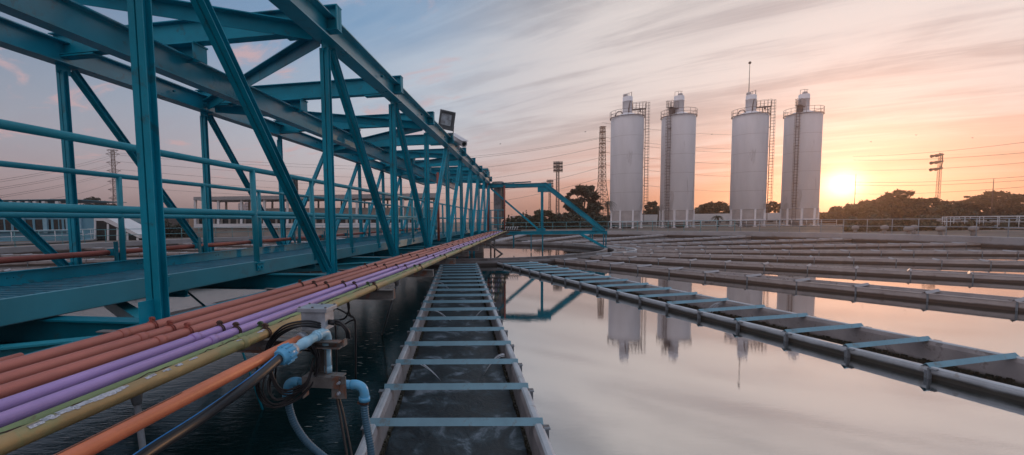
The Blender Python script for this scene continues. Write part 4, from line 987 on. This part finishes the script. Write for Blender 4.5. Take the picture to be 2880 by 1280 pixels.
under(2376, 3000, 636, 47, 7000, 'undergrowth', 'low brown scrub just beyond the fence at the right', .22, 13)
under(2376, 2960, 618, 66, 7000, 'undergrowth', 'scrub between the fence and the tree belt at the right', .32, 14)
under(1400, 1730, 618, 82, 5200, 'hedge', 'dark hedge beyond the far fence left of the silos', .34, 5)
under(1780, 2200, 598, 122, 4200, 'undergrowth', 'dark brush beyond the white building', .5, 6)
under(380, 540, 640, 60, 2600, 'hedge', 'dark hedge behind the left fence', .3, 8)
tree(268, 553, 54, 115, leaf2, 'flat-topped tree beyond the slanted glass annexe', 50, 2600, .34, flat=.6)
tree(318, 572, 36, 118, leaf2, 'smaller tree next to the pylon foot', 51, 1300, .34, flat=.7)
tree(372, 625, 30, 75, leaf2, 'dark bush behind the annexe roof', 52, 1200, .3)
tree(420, 628, 34, 72, leaf2, 'dark bush right of the near truss post', 53, 1200, .3)
# palms beside the silo group
def palm(px, ytop, Y, lab, seed, r=1.7):
    rnd = random.Random(seed); p = at(px, 640, Y); H = at(px, ytop, Y).z
    t = thing('palm_tree', (p.x, Y, 0), lab, 'palm tree'); part('trunk', MB().tube([(p.x, Y, 0), (p.x+.1, Y, H*.5), (p.x, Y, H-.4)], [.2, .15, .12], 7), trunk_m, t)
    mb = MB()
    for i in range(16):
        a = rnd.uniform(0, 2*pi); up = rnd.uniform(-.2, 1.0); L = r*rnd.uniform(.8, 1.1); ps = []
        for j in range(7):
            f_ = j/6; ps.append(V((p.x+cos(a)*L*f_, Y+sin(a)*L*f_, H-.4+up*L*f_*.8-L*.95*f_*f_)))
        for j in range(6):
            t_ = (ps[j+1]-ps[j]).normalized(); s_ = t_.cross(Z).normalized(); w_ = .34*sin(pi*(j+.7)/7)
            for sg in (-1, 1):
                for q_ in range(3):
                    b0 = ps[j].lerp(ps[j+1], q_/3); mb.add([b0, b0+t_*.06, b0+t_*.12+s_*sg*w_*r*.5-Z*.25*w_*2], [(0, 1, 2)])
    part('crown', mb, leaf2, t)
palm(1708, 562, 72, 'drooping palm squeezed against the leftmost silo', 1)
palm(1850, 575, 100, 'palm with arching fronds behind the second silo', 2, 2.4)
palm(2018, 602, 76, 'small rosette plant in front of the white building', 3, 1.1)
# ------------------------------------------------------------------ buildings on the left
def slab(x0, x1, y0, y1, Y, dep_=6):      # pixel rectangle at distance Y -> box
    a, b = at(x0, y1, Y), at(x1, y0, Y); return V(((a.x+b.x)/2, Y+dep_/2, (a.z+b.z)/2)), (abs(b.x-a.x), dep_, abs(b.z-a.z))
Yb = 52
bb = thing('blue_building', (at(60, 640, Yb).x, Yb, 0), 'long blue building with dark windows and an open roof storey at the far left', 'building')
c_, s_ = slab(-260, 262, 600, 715, Yb, 9); part('wall', MB().box(c_, s_), bluew, bb)
c_, s_ = slab(-260, 200, 561, 566, Yb, 9); part('roof', MB().box(c_, s_), teal_dk, bb)
for x in (-180, -120, -60, 0, 30, 52, 75, 97, 122, 160, 196): c_, s_ = slab(x-3, x+3, 566, 600, Yb, .4); part('roof_post', MB().box(c_, s_), whitew, bb)
for i, (x0, x1) in enumerate(((-160, -110), (-95, -50), (-38, 8), (16, 52), (72, 118), (132, 162), (168, 186), (-230, -175))):
    c_, s_ = slab(x0, x1, 617, 648, Yb-.03, .3); w = part('window', MB().box(c_, s_), glassd, bb)
    c_, s_ = slab((x0+x1)/2-2, (x0+x1)/2+2, 617, 648, Yb-.08, .1); part('mullion', MB().box(c_, s_), bluew, w)
for x in (62, 126, 190, 222): c_, s_ = slab(x-3.5, x+3.5, 600, 656, Yb-.25, .5); part('pilaster', MB().box(c_, s_), mat('pale_blue_trim', (.2, .38, .47, 1), .5, var=.1) if x == 62 else MATS['pale_blue_trim'], bb)
c_, s_ = slab(-260, 200, 650, 655, Yb-.4, 1.0); part('ledge', MB().box(c_, s_), MATS['pale_blue_trim'], bb)
an_ = thing('glass_annexe', (at(330, 690, 50).x, 50, 0), 'dark glazed annexe with a white sloping roof edge', 'annexe')
Ya = 49.5
def poly(pts, Y, dep_):
    f_ = [at(x, y, Y) for x, y in pts]; n_ = len(f_); vs = f_+[p+V((0, dep_, 0)) for p in f_]
    return MB().add(vs, [tuple(range(n_)), tuple(range(n_, 2*n_))[::-1]]+[(i, n_+i, n_+(i+1) % n_, (i+1) % n_) for i in range(n_)])
part('glazing', poly([(270, 616), (292, 616), (386, 664), (386, 700), (270, 700)], Ya, 3), glassd, an_)
part('roof_edge', poly([(264, 611), (296, 611), (392, 660), (392, 670), (290, 621), (264, 621)], Ya-.15, 3.4), whitew, an_)
for x, y in ((267, 613), (303, 629), (330, 642), (358, 655), (386, 668)): part('frame_post', poly([(x-2.5, y), (x+2.5, y+2), (x+2.5, 700), (x-2.5, 700)], Ya-.1, .15), whitew, an_)
cy = thing('terrace_building', (at(800, 640, 62).x, 62, 0), 'white terrace building with a long flat roof canopy on thin columns', 'building')
Yc = 60
part('canopy_roof', poly([(544, 554), (1230, 543), (1230, 556), (544, 563)], Yc, 7), mat('canopy_grey', (.30, .29, .29, 1), .7, var=.1), cy)
for x in list(range(548, 1230, 65)): part('column', poly([(x-3, 560), (x+3, 560), (x+3, 642), (x-3, 642)], Yc+.3, .3), whitew, cy)
for x in list(range(570, 1230, 65)): part('rear_column', poly([(x-2, 562), (x+2, 562), (x+2, 618), (x-2, 618)], Yc+6, .3), conc, cy)
part('upper_floor', poly([(745, 586), (1230, 583), (1230, 612), (620, 614), (620, 612), (745, 611)], Yc+2, 6), creamw, cy)
part('wall', poly([(545, 613), (1230, 610), (1230, 642), (545, 642)], Yc+1.2, 6), creamw, cy)
part('parapet', poly([(545, 630), (1230, 626), (1230, 640), (545, 641)], Yc-.1, .3), whitew, cy)
for x in range(560, 1220, 22): part('window', poly([(x, 614), (x+15, 614), (x+15, 630), (x, 630)], Yc+1.1, .2), glassd, cy)
part('base_wall', poly([(520, 644), (1240, 640), (1240, 700), (520, 700)], Yc+.4, 9), creamw, cy)
gh = thing('scaffold_building', (at(460, 640, 66).x, 66, 0), 'dark half-hidden building with shelf-like storeys right of the near truss post', 'building')
c_, s_ = slab(380, 530, 606, 700, 66, 8); part('wall', MB().box(c_, s_), rsteel, gh)
for i in range(6): c_, s_ = slab(384, 526, 610+i*8, 612.5+i*8, 65.9, .3); part('floor_band', MB().box(c_, s_), conc, gh)
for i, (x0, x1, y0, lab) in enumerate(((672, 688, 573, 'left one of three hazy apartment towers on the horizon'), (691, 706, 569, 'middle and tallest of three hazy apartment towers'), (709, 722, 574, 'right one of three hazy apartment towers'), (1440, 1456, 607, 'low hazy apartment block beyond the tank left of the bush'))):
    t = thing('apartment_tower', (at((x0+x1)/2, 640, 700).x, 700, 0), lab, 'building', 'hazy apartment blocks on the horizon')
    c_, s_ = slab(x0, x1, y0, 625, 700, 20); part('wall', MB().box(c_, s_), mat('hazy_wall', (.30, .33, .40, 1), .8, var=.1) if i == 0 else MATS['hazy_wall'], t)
    mb = MB()
    for z in range(4, int(c_.z*2)-3, 4): mb.box((c_.x, c_.y-10.05, z), (s_[0]*.8, .1, 1.6))
    if mb.v: part('window_band', mb, glassd, t)
# neighbouring round tanks
def small_tank(cx_, cy_, R_, lab, lab2):
    t = thing('round_tank', (cx_, cy_, -.5), lab, 'tank'); c_ = V((cx_, cy_, 0))
    part('wall', MB().lathe([(R_, -.5), (R_, .22), (R_+.5, .26), (R_+.5, .36), (R_-.3, .36)], c_, 64, smooth=False), bluew, t)
    part('deck_edge', MB().lathe([(R_+.52, .24), (R_+.56, .24), (R_+.56, .37), (R_+.3, .37)], c_, 64, smooth=False), conc, t)
    q_ = R_+.45
    mb = MB()
    for z in (.9, 1.4): mb.tube([(cx_+cos(a)*q_, cy_+sin(a)*q_, z) for a in [2*pi*i/72 for i in range(72)]], .028, 6, close=True)
    rl = part('guard_rail', mb, rail_w, t)
    for i in range(36): a = 2*pi*i/36; part('rail_post', MB().tube([(cx_+cos(a)*q_, cy_+sin(a)*q_, .36), (cx_+cos(a)*q_, cy_+sin(a)*q_, 1.4)], .03, 6), rail_w, rl)
    part('inner_drum', MB().lathe([(R_-.4, .36), (R_-.45, -.4), (.01, -.4)], c_, 48), bluew, t)
pR = at(2752, 640, 46); small_tank(pR.x+8.2, 46, 7.7, 'neighbouring round blue tank with white rails at the right edge', '')
pL = at(247, 655, 46); small_tank(pL.x-9.4, 44, 8.9, 'neighbouring round blue tank with white rails at the far left', '')
# mushroom vents on the bank beyond the wall
vent_l = ['leftmost small domed vent on the bank', 'second domed vent from the left on the bank', 'front one of the two close domed vents', 'rear one of the two close domed vents', 'domed vent right of the close pair', 'rightmost small domed vent on the bank', 'distant left domed vent lower among the shrubs', 'distant right domed vent lower among the shrubs']
for i, (px, py_, Y, r) in enumerate(((2405, 656, 38, .24), (2487, 656, 36, .25), (2554, 660, 33.2, .27), (2570, 656, 35, .24), (2645, 660, 32.8, .27), (2737, 660, 32, .27), (2643, 634, 52, .28), (2690, 632, 52, .30))):
    p = at(px, py_, Y); z0 = .16
    t = thing('domed_vent', (p.x, Y, z0), vent_l[i], 'vent', 'domed vents beyond the wall')
    zc = at(px, py_-11, Y).z
    part('stem', MB().tube([(p.x, Y, z0), (p.x, Y, zc)], r*.5, 12), conc, t)
    part('cap', MB().lathe([(.01, zc-.02), (r*.8, zc-.03), (r, zc+.08), (r*.95, zc+.2), (r*.6, zc+.3), (.01, zc+.33)], (p.x, Y, 0), 18), conc, t)
# birds
for px, py_, lab in ((1407, 405, 'tiny bird in the sky right of the security camera'), (1646, 371, 'tiny bird left of the lattice mast'), (2002, 378, 'tiny bird between the second and third silos'), (2577, 380, 'tiny bird above the right light mast'), (2735, 388, 'tiny bird at the right above the trees'), (2450, 399, 'tiny bird above the sun')):
    p = at(px, py_, 90); w_ = .26
    t = thing('bird', p, lab, 'bird', 'birds in the sky')
    part('body', MB().tube([p-V((.14, 0, 0)), p-V((.06, 0, 0)), p+V((.08, 0, 0)), p+V((.15, 0, .02))], [.01, .045, .04, .01], 6), bird_m, t)
    part('wings', MB().add([p, p+V((.04, 0, 0)), p+V((-.05, -w_, .10)), p+V((-.05, w_, .10)), p+V((.06, -w_*.5, .09)), p+V((.06, w_*.5, .09))], [(0, 1, 4, 2), (1, 0, 3, 5)]), bird_m, t)
# ------------------------------------------------------------------ evening air
HAZE = 0.0010
if HAZE:
    hz = MB().box((0, 0, 21.5), (2700, 2700, 50)); me = bpy.data.materials.new('haze'); me.use_nodes = True
    nn = me.node_tree.nodes; nn.remove(nn['Principled BSDF']); pv = nn.new('ShaderNodeVolumePrincipled')
    pv.inputs['Color'].default_value = (1, .76, .66, 1); pv.inputs['Density'].default_value = HAZE; pv.inputs['Anisotropy'].default_value = .8
    me.node_tree.links.new(pv.outputs[0], nn['Material Output'].inputs['Volume'])
    tag(hz.build('haze', me, origin=(0, 0, 0)), kind='stuff')
for o in bpy.data.objects:
    if '_o' in o: del o['_o']
